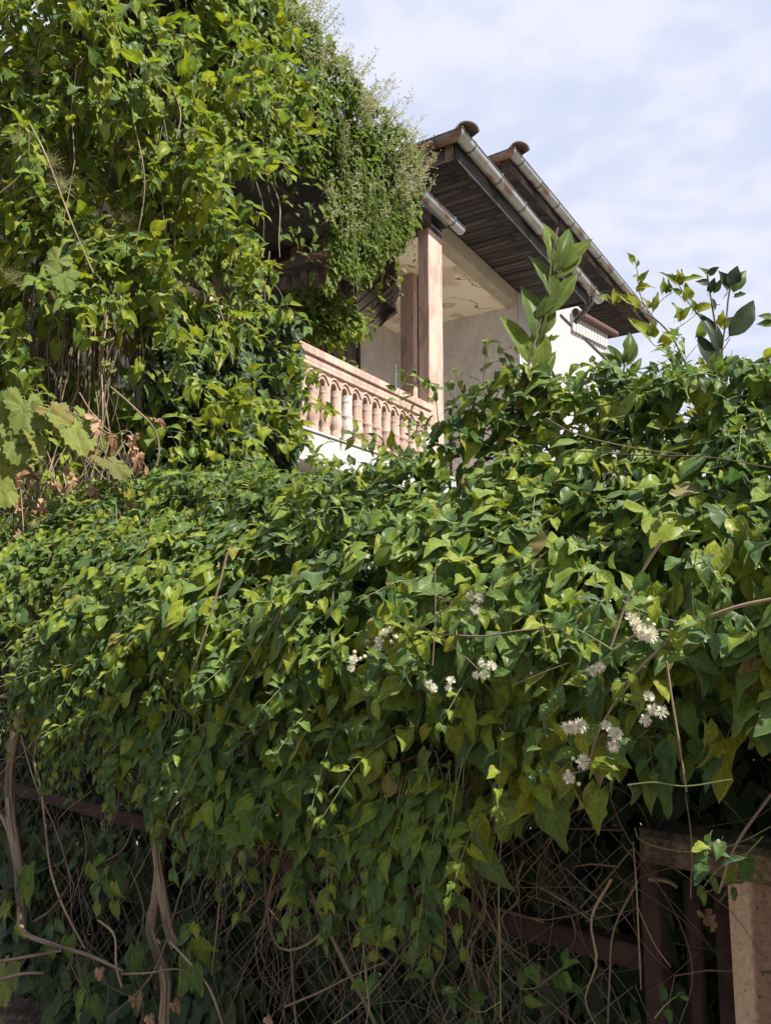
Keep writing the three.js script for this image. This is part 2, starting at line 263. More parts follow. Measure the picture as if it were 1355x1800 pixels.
  const roof = roofOf(x0 - 0.06, x1 + 0.05, sof + 0.25, 0.97, 1.5, 3.4, house, M.tile);
  // half-round hip tiles running up from the corner
  const hip = (parent, from, dir, n) => {
    for (let i = 0; i < n; i++) {
      const g = new THREE.CylinderGeometry(0.155, 0.13, 0.42, 14, 1, true, 0, Math.PI), g2 = new THREE.CylinderGeometry(0.135, 0.112, 0.42, 14, 1, true, 0, Math.PI);
      const ring = []; for (const e of [-1, 1]) { const ro = e < 0 ? 0.13 : 0.155, ri = e < 0 ? 0.112 : 0.135, q = new THREE.RingGeometry(ri, ro, 14, 1, -Math.PI / 2, Math.PI); q.rotateX(e < 0 ? Math.PI / 2 : -Math.PI / 2); q.translate(0, e * 0.21, 0); ring.push(q); }
      const m = obj('hip_tile', uvm(mergeGeometries([g, g2, ...ring].map(plain)), 2), mat({ map: T.tile, roughness: 0.9, side: THREE.DoubleSide }), parent);
      const d = dir.clone().normalize(), y = d.clone().negate(), upv = V(0, 1, 0), xx = upv.clone().sub(y.clone().multiplyScalar(upv.dot(y))).normalize(), zz = xx.clone().cross(y);
      m.quaternion.setFromRotationMatrix(new THREE.Matrix4().makeBasis(xx, y, zz)); m.scale.x = 0.72; m.position.copy(from).addScaledVector(d, 0.15 + i * 0.36);
    }
  };
  hip(roof, V(x0 - 0.10, sof + 0.235, 1.13), V(3.4, 1.5, -3.4), 6);
  // gutters: half-round trough, rolled rim, straps
  function gutter(parent, from, dir, len, r, m, mitre, straps, side) {
    const g = new THREE.Group(); g.name = 'gutter'; parent.add(g);
    const sh = new THREE.Shape(); sh.absarc(0, 0, r, Math.PI, 2 * Math.PI, false); sh.absarc(0, 0, r - 0.006, 2 * Math.PI, Math.PI, true); sh.closePath();
    const e = new THREE.ExtrudeGeometry(sh, { depth: len, bevelEnabled: false, curveSegments: 14, steps: Math.max(1, Math.round(len / 0.5)) });
    const p = e.attributes.position; if (mitre) for (let i = 0; i < p.count; i++) if (p.getZ(i) < 1e-5) p.setZ(i, mitre * p.getX(i));
    e.computeVertexNormals(); const uv = e.attributes.uv; for (let i = 0; i < p.count; i++) uv.setXY(i, Math.atan2(p.getY(i), p.getX(i)) * r * 2, p.getZ(i) * 0.5);
    obj('trough', e, m, g);
    const x = side * r; obj('rim', [rod(V(x, 0.004, mitre ? mitre * x : 0), V(x, 0.004, len), 0.011, 8)], M.zincD, g);
    const endDisc = new THREE.CircleGeometry(r, 18, Math.PI, Math.PI); endDisc.translate(0, 0, len); obj('end_cap', [endDisc], m, g);
    const sg = new THREE.Shape(); sg.absarc(0, 0, r + 0.006, Math.PI, 2 * Math.PI, false); sg.absarc(0, 0, r + 0.001, 2 * Math.PI, Math.PI, true); sg.closePath();
    const st = new THREE.ExtrudeGeometry(sg, { depth: 0.028, bevelEnabled: false, curveSegments: 14 });
    const knob = new THREE.CylinderGeometry(0.012, 0.012, 0.04, 6); knob.translate(x, 0.015, 0.014);
    const sgeo = mergeGeometries([plain(st), plain(knob)]);
    for (let i = 0; i < straps; i++) { const b = obj('strap', sgeo, M.zincD, g); b.position.z = len * (i + 0.35) / straps; }
    g.position.copy(from); g.rotation.y = Math.atan2(dir.x, dir.z); return g;
  }
  const gy = sof + 0.235, gr = 0.09;
  // along x: trough frame z -> +x means local x -> -z of the house; outer lip on local -x
  gutter(house, V(x0 - 0.12, gy, 1.03), V(1, 0, 0), 6.1, gr, M.zinc, 1, 7, -1);
  gutter(house, V(x0 - 0.12, gy, 1.03), V(0, 0, -1), 4.2, gr, M.copper, -1, 5, 1);
  obj('downpipe', [tube([V(4.2, gy - 0.07, 1.02), V(4.22, gy - 0.2, 0.98), V(4.3, gy - 0.42, 0.7), V(4.3, gy - 0.5, 0.62)], 0.05, 0.05, 10, 10)], M.zincD, house);
  // ---- porch: balustrade, column, lower gutter (z = 0.6 is its face)
  const Y = 4.399, bx = -1.153, z0 = 0.60;
  const bal = new THREE.Group(); bal.name = 'balustrade'; house.add(bal);
  const s0 = bx - 4.7, s1 = bx - 0.37, sp = 0.193;
  obj('rail', [box(s0, Y - 0.085, z0 - 0.17, s1, Y, z0 + 0.035), box(s0, Y - 0.15, z0 - 0.15, s1, Y - 0.089, z0 + 0.012), box(s0, Y - 0.195, z0 - 0.135, s1, Y - 0.153, z0 + 0.024)], M.pink, bal);
  { // arcade slab with round-headed openings
    const sh = new THREE.Shape(); sh.moveTo(s0, Y - 0.34); sh.lineTo(s0, Y - 0.197); sh.lineTo(s1, Y - 0.197); sh.lineTo(s1, Y - 0.34);
    const n = Math.floor((s1 - s0) / sp), first = s1 - n * sp, r = 0.052;
    for (let i = n - 1; i >= 0; i--) { const cx = first + (i + 0.5) * sp; sh.lineTo(cx + r, Y - 0.34); sh.absarc(cx, Y - 0.315, r, 0, Math.PI, false); sh.lineTo(cx - r, Y - 0.34); }
    sh.closePath();
    const g = new THREE.ExtrudeGeometry(sh, { depth: 0.09, bevelEnabled: true, bevelThickness: 0.006, bevelSize: 0.005, bevelSegments: 1, curveSegments: 10 }); g.translate(0, 0, z0 - 0.10);
    obj('arcade', uvm(g), M.pink, bal);
    const pts = []; for (let i = 0; i < n; i++) for (let q = 0; q < 10; q++) { const x = first + (i + q / 10) * sp, w = Math.sin(q / 10 * Math.PI); pts.push(V(x, Y - 0.305 + 0.085 * Math.pow(w, 0.8), z0 + 0.004)); }
    obj('scalloped_moulding', [tube(pts, 0.011, 0.011, 6, pts.length)], M.pink, bal);
    const prof = [[0.050, -0.87], [0.050, -0.77], [0.045, -0.76], [0.045, -0.73], [0.051, -0.70], [0.054, -0.665], [0.052, -0.62], [0.046, -0.575], [0.050, -0.568], [0.050, -0.552], [0.053, -0.547], [0.053, -0.532], [0.047, -0.525], [0.0465, -0.40], [0.050, -0.395], [0.050, -0.38], [0.0465, -0.375], [0.048, -0.325]].map(([a, b]) => new THREE.Vector2(a * 1.36, b));
    const lg = new THREE.LatheGeometry(prof, 24), lp = lg.attributes.position;
    for (let i = 0; i < lp.count; i++) { const y = lp.getY(i), f = y < -0.56 && y > -0.76 ? (Math.cos(Math.atan2(lp.getZ(i), lp.getX(i)) * 12) * 0.06 + 0.97) : 1; lp.setX(i, lp.getX(i) * f); lp.setZ(i, lp.getZ(i) * f); }
    lg.computeVertexNormals();
    for (let i = 0; i <= n; i++) { const b = obj('baluster', lg, i % 9 === 4 ? M.greywall : M.pink, bal); b.position.set(first + i * sp, Y, z0 - 0.055); b.rotation.y = i * 0.7; }
  }
  obj('balcony_edge', [box(s0, Y - 1.16, -0.004, bx + 0.3, Y - 0.862, z0 + 0.03, 0.8, 0.01)], M.white, house);
  obj('balcony_lip', [box(s0 - 0.01, Y - 0.858, z0 - 0.16, bx + 0.31, Y - 0.83, z0 + 0.045, 0.8, 0.006)], M.white, house);
  obj('column', [box(bx - 0.37, Y - 0.86, z0 - 0.16, bx, Y + 2.36, z0, 0.7, 0.008)], M.pink, house);
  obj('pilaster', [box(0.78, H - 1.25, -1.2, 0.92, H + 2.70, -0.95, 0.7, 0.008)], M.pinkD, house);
  obj('door_frame', [box(0.925, H - 1.25, -1.0, 1.0, H + 2.68, -0.93, 2, 0.004)], M.darkred, house);
  obj('porch_beam', [box(bx - 0.62, Y + 2.362, z0 - 3.0, bx - 0.40, Y + 2.52, z0 + 0.06, 0.8, 0.004)], M.redboard, house);
  obj('porch_beam', [box(s0, Y + 2.364, z0 - 0.19, bx + 0.02, Y + 2.50, z0 - 0.01, 0.8, 0.004, true)], M.woods[0], house);
  obj('porch_roof', [box(s0 - 0.2, Y + 2.53, -2.6, bx + 0.06, Y + 2.60, z0 + 0.06, 0.8, 0.004, true)], M.woods[1], house);
  gutter(house, V(bx + 0.25, Y + 2.55, z0 + 0.16), V(-1, 0, 0), 4.9, 0.065, M.zinc, 0, 6, 1);
}

// ---------------------------------------------------------------- rear wing: higher eave, white wall with a tiled verge
const rear = thing('rear_house', 'white rear house with a higher zinc-guttered eave and a red verge on its wall', 'house', [0.851, 0, -10.896], 56.4 * Math.PI / 180);
{
  const H = 4.7575, R = rng(21), sof = H + 5.11, x0 = 2.5, x1 = 11.9;
  obj('wall', box(3.66, 0, -1.2, 8.36, H + 3.9, -0.12, 0.8), M.white, rear);
  obj('upper_wall', box(3.9, H + 3.0, -4.2, 11.4, sof, -1.22, 0.8), M.white, rear);
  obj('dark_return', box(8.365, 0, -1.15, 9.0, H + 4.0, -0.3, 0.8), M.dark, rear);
  const pw = 0.21; const gs = [0, 1, 2].map((s) => { const g = box(0, 0, -1.3, pw - 0.008, 0.022, 0.0, 1, 0.003); const uv = g.attributes.uv; for (let i = 0; i < uv.count; i++) uv.setXY(i, uv.getX(i) * 1.8 + s * 0.31, uv.getY(i) * 0.7 + s * 0.2); return g; });
  for (let x = x0; x < x1 - 0.1; x += pw) { const m = obj('plank', gs[Math.floor(R() * 3)], M.woods[Math.floor(R() * 5)], rear); m.position.set(x, sof + R() * 0.006, 0); }
  obj('fascia', box(x0, sof - 0.02, 0.004, x1, sof + 0.27, 0.034, 0.8, 0.004, true), mat({ map: T.wood, roughness: 0.9, color: new THREE.Color(1.05, 0.86, 0.78) }), rear);
  obj('end_fascia', box(x0 - 0.034, sof - 0.02, -3.6, x0 - 0.004, sof + 0.26, 0.03, 0.8, 0.004), M.redboard, rear);
  const gy = sof + 0.235, r = 0.095;
  const roof = (() => { const y = sof + 0.24, zo = 0.07, run = 3, rise = 1.2, a = [V(x0 - 0.06, y, zo), V(x1, y, zo), V(x1, y + rise, zo - run), V(x0 + run, y + rise, zo - run), V(x0 - 0.06, y, zo - 2 * run), V(x1, y, zo - 2 * run)], pos = []; const t = 0.08, up = (q) => q.clone().add(V(0, t, 0)), tri = (...v) => v.forEach((q) => pos.push(q.x, q.y, q.z)); for (const [i, j, l] of [[0, 1, 2], [0, 2, 3], [4, 0, 3], [5, 4, 3], [5, 3, 2]]) { tri(up(a[i]), up(a[j]), up(a[l])); tri(a[i], a[l], a[j]); } for (const [i, j] of [[0, 1], [4, 0], [5, 4]]) { tri(a[i], a[j], up(a[j])); tri(a[i], up(a[j]), up(a[i])); } const g = new THREE.BufferGeometry(); g.setAttribute('position', new THREE.Float32BufferAttribute(pos, 3)); g.computeVertexNormals(); return obj('roof', uvm(g, 2), M.tile, rear); })();
  const trough = (from, dir, len, mitre, side, n, m) => {
    const g = new THREE.Group(); g.name = 'gutter'; rear.add(g);
    const sh = new THREE.Shape(); sh.absarc(0, 0, r, Math.PI, 2 * Math.PI, false); sh.absarc(0, 0, r - 0.006, 2 * Math.PI, Math.PI, true); sh.closePath();
    const e = new THREE.ExtrudeGeometry(sh, { depth: len, bevelEnabled: false, curveSegments: 12, steps: 8 }), p = e.attributes.position; for (let i = 0; i < p.count; i++) if (p.getZ(i) < 1e-5) p.setZ(i, mitre * p.getX(i)); e.computeVertexNormals();
    const uv = e.attributes.uv; for (let i = 0; i < p.count; i++) uv.setXY(i, Math.atan2(p.getY(i), p.getX(i)) * r * 2, p.getZ(i) * 0.5);
    obj('trough', e, m, g); obj('rim', [rod(V(side * r, 0.004, mitre * side * r), V(side * r, 0.004, len), 0.013, 8)], M.zincD, g);
    const sg = new THREE.Shape(); sg.absarc(0, 0, r + 0.007, Math.PI, 2 * Math.PI, false); sg.absarc(0, 0, r + 0.001, 2 * Math.PI, Math.PI, true); sg.closePath(); const st = new THREE.ExtrudeGeometry(sg, { depth: 0.035, bevelEnabled: false, curveSegments: 12 });
    for (let i = 0; i < n; i++) obj('strap', st, M.zincD, g).position.z = len * (i + 0.35) / n;
    g.position.copy(from); g.rotation.y = Math.atan2(dir.x, dir.z);
  };
  trough(V(x0 - 0.13, gy, 0.13), V(1, 0, 0), 9.7, 1, -1, 11, M.zinc); trough(V(x0 - 0.13, gy, 0.13), V(0, 0, -1), 4, -1, 1, 4, M.copper);
  for (let i = 0; i < 5; i++) {
    const g = new THREE.CylinderGeometry(0.185, 0.15, 0.44, 14, 1, true, 0, Math.PI), g2 = new THREE.CylinderGeometry(0.16, 0.13, 0.44, 14, 1, true, 0, Math.PI), d = V(3, 1.2, -3).normalize(), y = d.clone().negate(), xx = V(0, 1, 0).sub(y.clone().multiplyScalar(y.y)).normalize(), zz = xx.clone().cross(y);
    const q = new THREE.RingGeometry(0.16, 0.185, 14, 1, -Math.PI / 2, Math.PI); q.rotateX(-Math.PI / 2); q.translate(0, 0.22, 0);
    const m = obj('hip_tile', uvm(mergeGeometries([g, g2, q].map(plain)), 2), mat({ map: T.tile, roughness: 0.9, side: THREE.DoubleSide }), roof);
    m.quaternion.setFromRotationMatrix(new THREE.Matrix4().makeBasis(xx, y, zz)); m.scale.x = 0.72; m.position.copy(V(x0 - 0.10, sof + 0.24, 0.25)).addScaledVector(d, 0.15 + i * 0.38);
  }
  // red tiled verge climbing along the white wall, a row of small corbels under it, and a cable
  const va = V(5.82, H + 3.55, 0), vb = V(8.68, H + 3.96, 0);
  obj('verge', [tube([va, va.clone().lerp(vb, 0.5), vb], 0.085, 0.085, 10, 4)], M.redpipe, rear);
  for (let i = 0; i < 12; i++) { const q = va.clone().lerp(vb, i / 14), g = box(q.x, q.y - 0.40, -0.119, q.x + 0.175, q.y - 0.05, -0.055, 1, 0.006); obj('corbel', g, M.white, rear); }
  obj('cable', [tube([V(5.2, H + 3.3, -0.10), V(6.2, H + 3.27, -0.10), V(8.36, H + 3.2, -0.10)], 0.022, 0.022, 6, 10)], M.cable, rear);
}

// ---------------------------------------------------------------- concrete gateway, rusty gate, wire fence
{
  const face = (px, py, w) => onFence(px, py, w);
  const yaw = Math.atan2(-FT.z, FT.x);   // local +x runs along FT (to the left), local z = -FN
  const dirGroup = (name, label, cat, p) => { const o = thing(name, label, cat, [p.x, 0, p.z]); o.quaternion.setFromRotationMatrix(new THREE.Matrix4().makeBasis(FT.clone().negate(), V(0, 1, 0), FN)); return o; };   // x to the right along the fence, z towards the street
  const gw = dirGroup('gateway', 'stained concrete gate post under a mossy concrete lintel', 'gateway', fen(0, 0, 0));
  const loc = (px, py, w) => { const p = onFence(px, py, w).sub(F0); return [-p.dot(FT), p.y]; };
  const [lx, lyt] = loc(1119, 1457, 0.06), [, lyb] = loc(1125, 1517, 0.06);
  const lg = box(lx, lyb, -0.06, lx + 1.6, lyt, 0.06, 1.2, 0.012); obj('lintel', lg, M.mossy, gw);
  const [pxl] = loc(1274, 1650, 0.05);
  { // board-marked post: shallow vertical ribs
    const w = 0.42, n = 8, sh = new THREE.Shape(); sh.moveTo(0, -0.30); sh.lineTo(w, -0.30); sh.lineTo(w, 0.03); const R = rng(5);
    for (let i = n; i > 0; i--) { const a = w * i / n, b = w * (i - 1) / n, d = 0.03 - R() * 0.014; sh.lineTo(a - 0.003, d); sh.lineTo(b + 0.003, d); } sh.closePath();
    const g = new THREE.ExtrudeGeometry(sh, { depth: lyb - 0.004, bevelEnabled: false, curveSegments: 1 }); g.rotateX(-Math.PI / 2); g.scale(1, 1, -1); const ix = g.index; const p = g.attributes.position; g.translate(pxl, 0, 0);
    const gg = plain(g); const q = gg.attributes.position.array; for (let i = 0; i < q.length; i += 9) for (let k = 0; k < 3; k++) { const t = q[i + 3 + k]; q[i + 3 + k] = q[i + 6 + k]; q[i + 6 + k] = t; }
    gg.computeVertexNormals(); obj('post', uvm(gg, 1.2), M.concrete, gw);
  }
  // rusty gate: angle-iron upright and pipes behind the lintel
  const gate = dirGroup('gate', 'rusty iron gate of upright bars beside the concrete post', 'gate', fen(0, 0, 0));
  const [a0] = loc(1128, 1650, 0), [a1] = loc(1160, 1650, 0), [b0] = loc(1200, 1650, -0.05), [b1] = loc(1231, 1650, -0.05), [c0] = loc(1254, 1650, -0.05);
  obj('upright', [box(a0, 0, -0.012, a1, lyb - 0.003, 0.0, 2, 0.002), box(a1 - 0.012, 0, -0.055, a1, lyb - 0.003, -0.0125, 2, 0.002)], M.rust, gate);
  obj('bar', [(() => { const g = new THREE.CylinderGeometry((b1 - b0) / 2, (b1 - b0) / 2, lyb - 0.05, 16); g.translate((b0 + b1) / 2, (lyb - 0.05) / 2, -0.07); return uvm(g, 2); })()], M.rust, gate);
  obj('bar', [box(c0, 0, -0.10, c0 + 0.035, lyb - 0.003, -0.06, 2, 0.002)], M.rust, gate);
  obj('hinge', [box(a1 + 0.001, 0.75, -0.05, b0, 0.772, -0.035, 2, 0.002)], M.rust, gate);
  // fence
  const fence = dirGroup('wire_fence', 'rusty chain-link fence with an angle-iron rail behind the vines', 'fence', fen(0, 0, 0));
  const R = rng(77), wires = [], hT = 1.62, X0 = -6.2, X1 = a0 - 0.012, st = 0.078;
  for (const s of [1, -1]) for (let c = X0 - hT; c < X1 + hT; c += st) {
    const pts = []; for (let q = 0; q <= 1.0001; q += 0.02) { const x = c + s * q * hT * 1.05 + (s < 0 ? hT * 1.05 : 0) * 1; pts.push(V(x, q * hT, -0.02 + s * 0.0022 + 0.012 * (fbm(x * 3, q * 4, 4, 2) - 0.5))); }
    const inb = pts.filter((p) => p.x > X0 && p.x < X1); if (inb.length > 1) wires.push(tube(inb, 0.0013, 0.0013, 3, Math.max(2, Math.ceil((inb.length - 1) / 12))));
  }
  const wm = obj('wire_mesh', wires, M.wire, fence); wm.userData.kind = 'stuff';
  obj('rail', [box(X0, 1.015, -0.005, a0 - 0.004, 1.06, -0.001, 2, 0.001), box(X0, 1.0605, -0.045, a0 - 0.004, 1.0645, -0.001, 2, 0.001)], M.rust, fence);
  for (const x of [loc(276, 1750, 0)[0], -5.2]) obj('post', [box(x - 0.022, 0, 0.0, x + 0.022, 1.65, 0.005, 2, 0.001), box(x - 0.022, 0, -0.05, x - 0.017, 1.65, -0.0005, 2, 0.001)], M.rust, fence);
}

// ================================================================ vegetation
// ---- leaf blades: base at the origin, tip along +y, upper side +z, length 1; a thin petiole behind the base
function blade(kind, seed) {
  const R = rng(seed * 97 + 13), pos = [], uv = [], idx = [], fold = 0.18 + R() * 0.35, droop = 0.08 + R() * 0.5, ph = R() * 6, rip = kind === 'lance' ? 0.012 : 0.025 + R() * 0.05, twist = (R() - 0.5) * 1.0, biteRow = 2 + Math.floor(R() * 5), biteSide = R() < 0.5 ? -1 : 1;
  const spec = { heart: { w: 0.34, heart: 0.16, p: (v) => Math.pow(Math.sin(Math.PI * Math.pow(v, 0.52)), 0.9) * (v < 0.45 ? 1 : 1 - Math.sin((v - 0.45) / 0.55 * Math.PI) * 0.24) },
    ovate: { w: 0.29, heart: 0.05, p: (v) => Math.pow(Math.sin(Math.PI * Math.pow(v, 0.62)), 0.95) },
    lance: { w: 0.20, heart: 0, p: (v) => Math.pow(Math.sin(Math.PI * Math.pow(v, 0.85)), 0.8) },
    tooth: { w: 0.33, heart: 0.08, p: (v) => Math.sin(Math.PI * Math.pow(v, 0.6)) * (1 + 0.16 * (((v * 5) % 1) - 0.5)) } }[kind];
  const put = (x, y, z, u, v) => { const a = twist * (y - 0.3), c = Math.cos(a), s = Math.sin(a); pos.push(x * c - z * s, y, x * s + z * c); uv.push(u, v); };
  if (spec) {
    const rows = kind === 'tooth' ? 10 : 8, cols = [-1, -0.5, 0, 0.5, 1];
    for (let i = 0; i <= rows; i++) for (const c of cols) {
      const v = i / rows, bite = seed % 3 === 0 && c * biteSide > 0 && Math.abs(i - biteRow) < 1.2 ? 0.62 : 1, w = bite * spec.w * Math.max(spec.p(v), 0) * (1 + (i % 3 - 1) * 0.03 + (R() - 0.5) * 0.05), x = c * w, y = v - spec.heart * Math.pow(1 - v, 4) * Math.abs(c) * 1.4;
      const z = Math.abs(x) * fold - droop * v * v * 0.8 + rip * Math.sin(v * 10 + ph + c) * Math.abs(c) + (i === 0 ? 0 : 0);
      put(i === 0 ? c * spec.w * (spec.heart ? 0.55 : 0) : x, y, z, 0.5 + c * 0.46, clamp(v, 0.01, 0.99));
    }
    for (let i = 0; i < rows; i++) for (let c = 0; c < 4; c++) { const a = i * 5 + c, b = a + 5; idx.push(a, a + 1, b, a + 1, b + 1, b); }
  } else {   // lobed blades about a point near the base
    const n = kind === 'ivy' ? 30 : 44, lobes = 5, off = kind === 'ivy' ? 0.10 : 0.12;
    put(0, off, 0, 0.5, 0.1);
    for (const ring of [0.34, 0.68, 1]) for (let i = 0; i <= n; i++) {
      const th = (i / n - 0.5) * 2 * Math.PI * (kind === 'ivy' ? 0.84 : 0.90), lob = Math.pow(Math.abs(Math.cos(th * 1.32 + 0)), kind === 'ivy' ? 0.7 : 0.55);
      let r = kind === 'ivy' ? (0.44 + 0.42 * lob) * (1 - 0.30 * Math.abs(th) / Math.PI) + (Math.abs(th) < 0.4 ? 0.12 * (1 - Math.abs(th) / 0.4) : 0) : (kind === 'dead' ? 0.5 + 0.3 * lob : 0.40 + 0.46 * lob) * (1 - 0.14 * Math.abs(th) / Math.PI) * (1 + (ring === 1 ? (i % 2 ? 0.07 : -0.05) : 0));
      r *= ring; const x = Math.sin(th) * r * (kind === 'ivy' ? 0.8 : 0.86), y = off + Math.cos(th) * r;
      const z = (kind === 'dead' ? 0.75 : 0.2) * Math.abs(x) * fold * 2 + 0.05 * ring * Math.sin(th * 5.3 + ph) - droop * r * r * (kind === 'dead' ? 2.6 : 0.9) + (kind === 'dead' ? 0.17 * Math.sin(th * 7 + ph) * ring + 0.1 * Math.sin(th * 13 + ph * 2) * ring * ring : 0.03 * Math.sin(th * 11 + ph) * ring);
      put(x, y, z, clamp(0.5 + x * 0.7, 0.02, 0.98), clamp(y * 0.95, 0.02, 0.98));
    }
    const s = n + 1; for (let i = 0; i < n; i++) { idx.push(0, 1 + i + 1, 1 + i); for (let q = 0; q < 2; q++) { const a = 1 + q * s + i, b = a + s; idx.push(a, a + 1, b, a + 1, b + 1, b); } }
  }
  const b0 = pos.length / 3, pl = kind === 'lance' ? 0.10 : 0.42, pr = 0.011;
  for (const [k, y] of [[0, 0.02], [1, -pl]]) for (let q = 0; q < 3; q++) { pos.push(Math.cos(q * 2.09) * pr, y, Math.sin(q * 2.09) * pr - (k ? pl * 0.35 : 0) + 0.002); uv.push(0.5, 0.5); }
  for (let q = 0; q < 3; q++) { const a = b0 + q, c = b0 + (q + 1) % 3; idx.push(a, a + 3, c, c, a + 3, c + 3); }
  const g = new THREE.BufferGeometry(); g.setAttribute('position', new THREE.Float32BufferAttribute(pos, 3)); g.setAttribute('uv', new THREE.Float32BufferAttribute(uv, 2)); g.setIndex(idx); g.computeVertexNormals();
  if (kind === 'dead') return g; return g;
}
const BL = {}; for (const [k, n] of [['heart', 8], ['ovate', 6], ['lance', 4], ['tooth', 5], ['ivy', 4], ['palm', 3], ['dead', 4]]) BL[k] = Array.from({ length: n }, (_, i) => blade(k, i + 1 + k.length * 11));
const leafMats = {};
function leafMat(kind, tint, gloss = 0.4) {
  const key = kind + tint.join() + gloss; if (leafMats[key]) return leafMats[key];
  const dead = kind === 'dead', m = dead ? T.dead : kind === 'palm' || kind === 'ivy' ? T.bladeP : kind === 'lance' ? T.bladeL : T.blade;
  return leafMats[key] = new THREE.MeshPhysicalMaterial({ map: m, color: new THREE.Color(...tint), roughness: 1, transmission: dead ? 0.15 : 0.5, thickness: 0, specularIntensity: 0.3, clearcoat: gloss * 0.6, clearcoatRoughness: 0.34, side: THREE.DoubleSide, bumpMap: m, bumpScale: 0.0012 });
}
const PALE = { hedge: [[0.122, 0.228, 0.046], [0.155, 0.270, 0.046], [0.205, 0.315, 0.042], [0.085, 0.172, 0.046], [0.275, 0.370, 0.036], [0.125, 0.225, 0.066]],
  vine: [[0.275, 0.375, 0.030], [0.32, 0.405, 0.028], [0.200, 0.310, 0.040], [0.37, 0.43, 0.030], [0.145, 0.245, 0.060]],
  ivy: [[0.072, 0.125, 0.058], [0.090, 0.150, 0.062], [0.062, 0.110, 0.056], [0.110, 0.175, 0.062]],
  fine: [[0.18, 0.275, 0.034], [0.235, 0.32, 0.04], [0.13, 0.215, 0.036]],
  lime: [[0.34, 0.40, 0.030], [0.29, 0.37, 0.034], [0.40, 0.42, 0.035]],
  laurel: [[0.16, 0.225, 0.032], [0.12, 0.185, 0.032], [0.19, 0.26, 0.034]], darkleaf: [[0.035, 0.060, 0.028], [0.045, 0.075, 0.03]],
  grape: [[0.24, 0.30, 0.075], [0.30, 0.35, 0.085], [0.19, 0.26, 0.065]], yellow: [[0.36, 0.34, 0.05], [0.34, 0.30, 0.10], [0.30, 0.32, 0.06]], dead: [[0.78, 0.69, 0.62], [0.92, 0.85, 0.78], [0.62, 0.53, 0.46]] };

// ---- plants: leaves and stems are collected, then the ones that show largest become parts of their own
const plants = [];
function plant(name, label, category, pos, group) { const p = { root: thing(name, label, category, pos, 0, group), leaves: [], stems: [], pos: V(...pos), maxLeaf: 300, maxStem: 60 }; plants.push(p); return p; }
const X = V(1, 0, 0), _m = new THREE.Matrix4();
function leaf(p, kind, at, tip, nrm, L, tint, R, gloss = 0.4, wide = 1) {
  const y = tip.clone().normalize(), z = nrm.clone().addScaledVector(y, -nrm.dot(y)); if (z.lengthSq() < 1e-4) z.set(0.3, 0.1, 1).addScaledVector(y, -y.dot(V(0.3, 0.1, 1))); z.normalize();
  const x = y.clone().cross(z), m = new THREE.Matrix4().makeBasis(x.multiplyScalar(L * wide), y.multiplyScalar(L), z.multiplyScalar(L)); m.setPosition(at.clone().sub(p.pos));
  p.leaves.push({ m, kind, v: Math.floor(R() * BL[kind].length), t: tint, gloss, L, c: at.clone().addScaledVector(tip.clone().normalize(), L * 0.5), n: z.clone().normalize() });
}
const pick = (a, R) => a[Math.floor(R() * a.length)];
const rv = (R) => V(R() - 0.5, R() - 0.5, R() - 0.5).multiplyScalar(2);
function stem(p, pts, r0, r1, m, sides = 5, seg = 0) { const q = pts.map((v) => v.clone().sub(p.pos)), mid = pts[Math.floor(pts.length / 2)], len = pts.reduce((s, v, i) => i ? s + v.distanceTo(pts[i - 1]) : 0, 0); p.stems.push({ g: tube(q, r0, r1, sides, seg, 0.25, Math.floor(len * 1e4)), m, w: len * (r0 + r1) / Math.max(0.5, -mid.z) ** 2, len }); }
const UPV = V(0, 1, 0);
function hang(R, out, upK, outK, rnd = 0.7, sunK = 0.25) { return UPV.clone().multiplyScalar(upK).addScaledVector(out, outK).addScaledVector(SUN, sunK).addScaledVector(rv(R), rnd); }
// a shoot with paired leaves along it
function shoot(p, pts, o, R) {
  const c = new THREE.CatmullRomCurve3(pts, false, 'centripetal'), len = c.getLength(), n = Math.max(2, Math.round(len / o.step));
  stem(p, pts, o.r ?? 0.0022, (o.r ?? 0.0022) * 0.45, o.sm ?? M.greenstem, 5, Math.min(24, n + 3));
  for (let i = o.skip ?? 1; i <= n; i++) {
    const u = i / n, at = c.getPointAt(u), d = c.getTangentAt(u), a = R() * 6, sideV = d.clone().cross(V(Math.sin(a), 0.5, Math.cos(a))).normalize(), size = (o.L * (1 - (o.taper ?? 0.5) * u ** 1.5)) * (0.75 + R() * 0.5);
    for (const s of o.pair === false ? [R() < 0.5 ? -1 : 1] : [-1, 1]) {
      if (R() < (o.miss ?? 0.12)) continue;
      const out = sideV.clone().multiplyScalar(s).addScaledVector(d, 0.5).addScaledVector(rv(R), 0.35).addScaledVector(UPV, -(o.droop ?? 0.35)).normalize(), pet = (o.pet ?? 0.4) * size;
      leaf(p, o.kind, at.clone().addScaledVector(out, pet * 0.8), out, hang(R, FN, o.up ?? 0.8, o.out ?? 0.3, 0.5), size, pick(o.tints, R), R, o.gloss ?? 0.4);
    }
  }
  if (o.tip !== false) leaf(p, o.kind, c.getPointAt(1), c.getTangentAt(1), hang(R, FN, 0.5, 0.3, 0.4), o.L * (1 - (o.taper ?? 0.5)), pick(o.tints, R), R, o.gloss ?? 0.4);
}
const lin = (xs, x) => { for (let i = 1; i < xs.length; i++) if (x <= xs[i][0]) { const [a, b] = [xs[i - 1], xs[i]]; return a[1] + (b[1] - a[1]) * clamp((x - a[0]) / (b[0] - a[0]), 0, 1); } return xs[xs.length - 1][1]; };
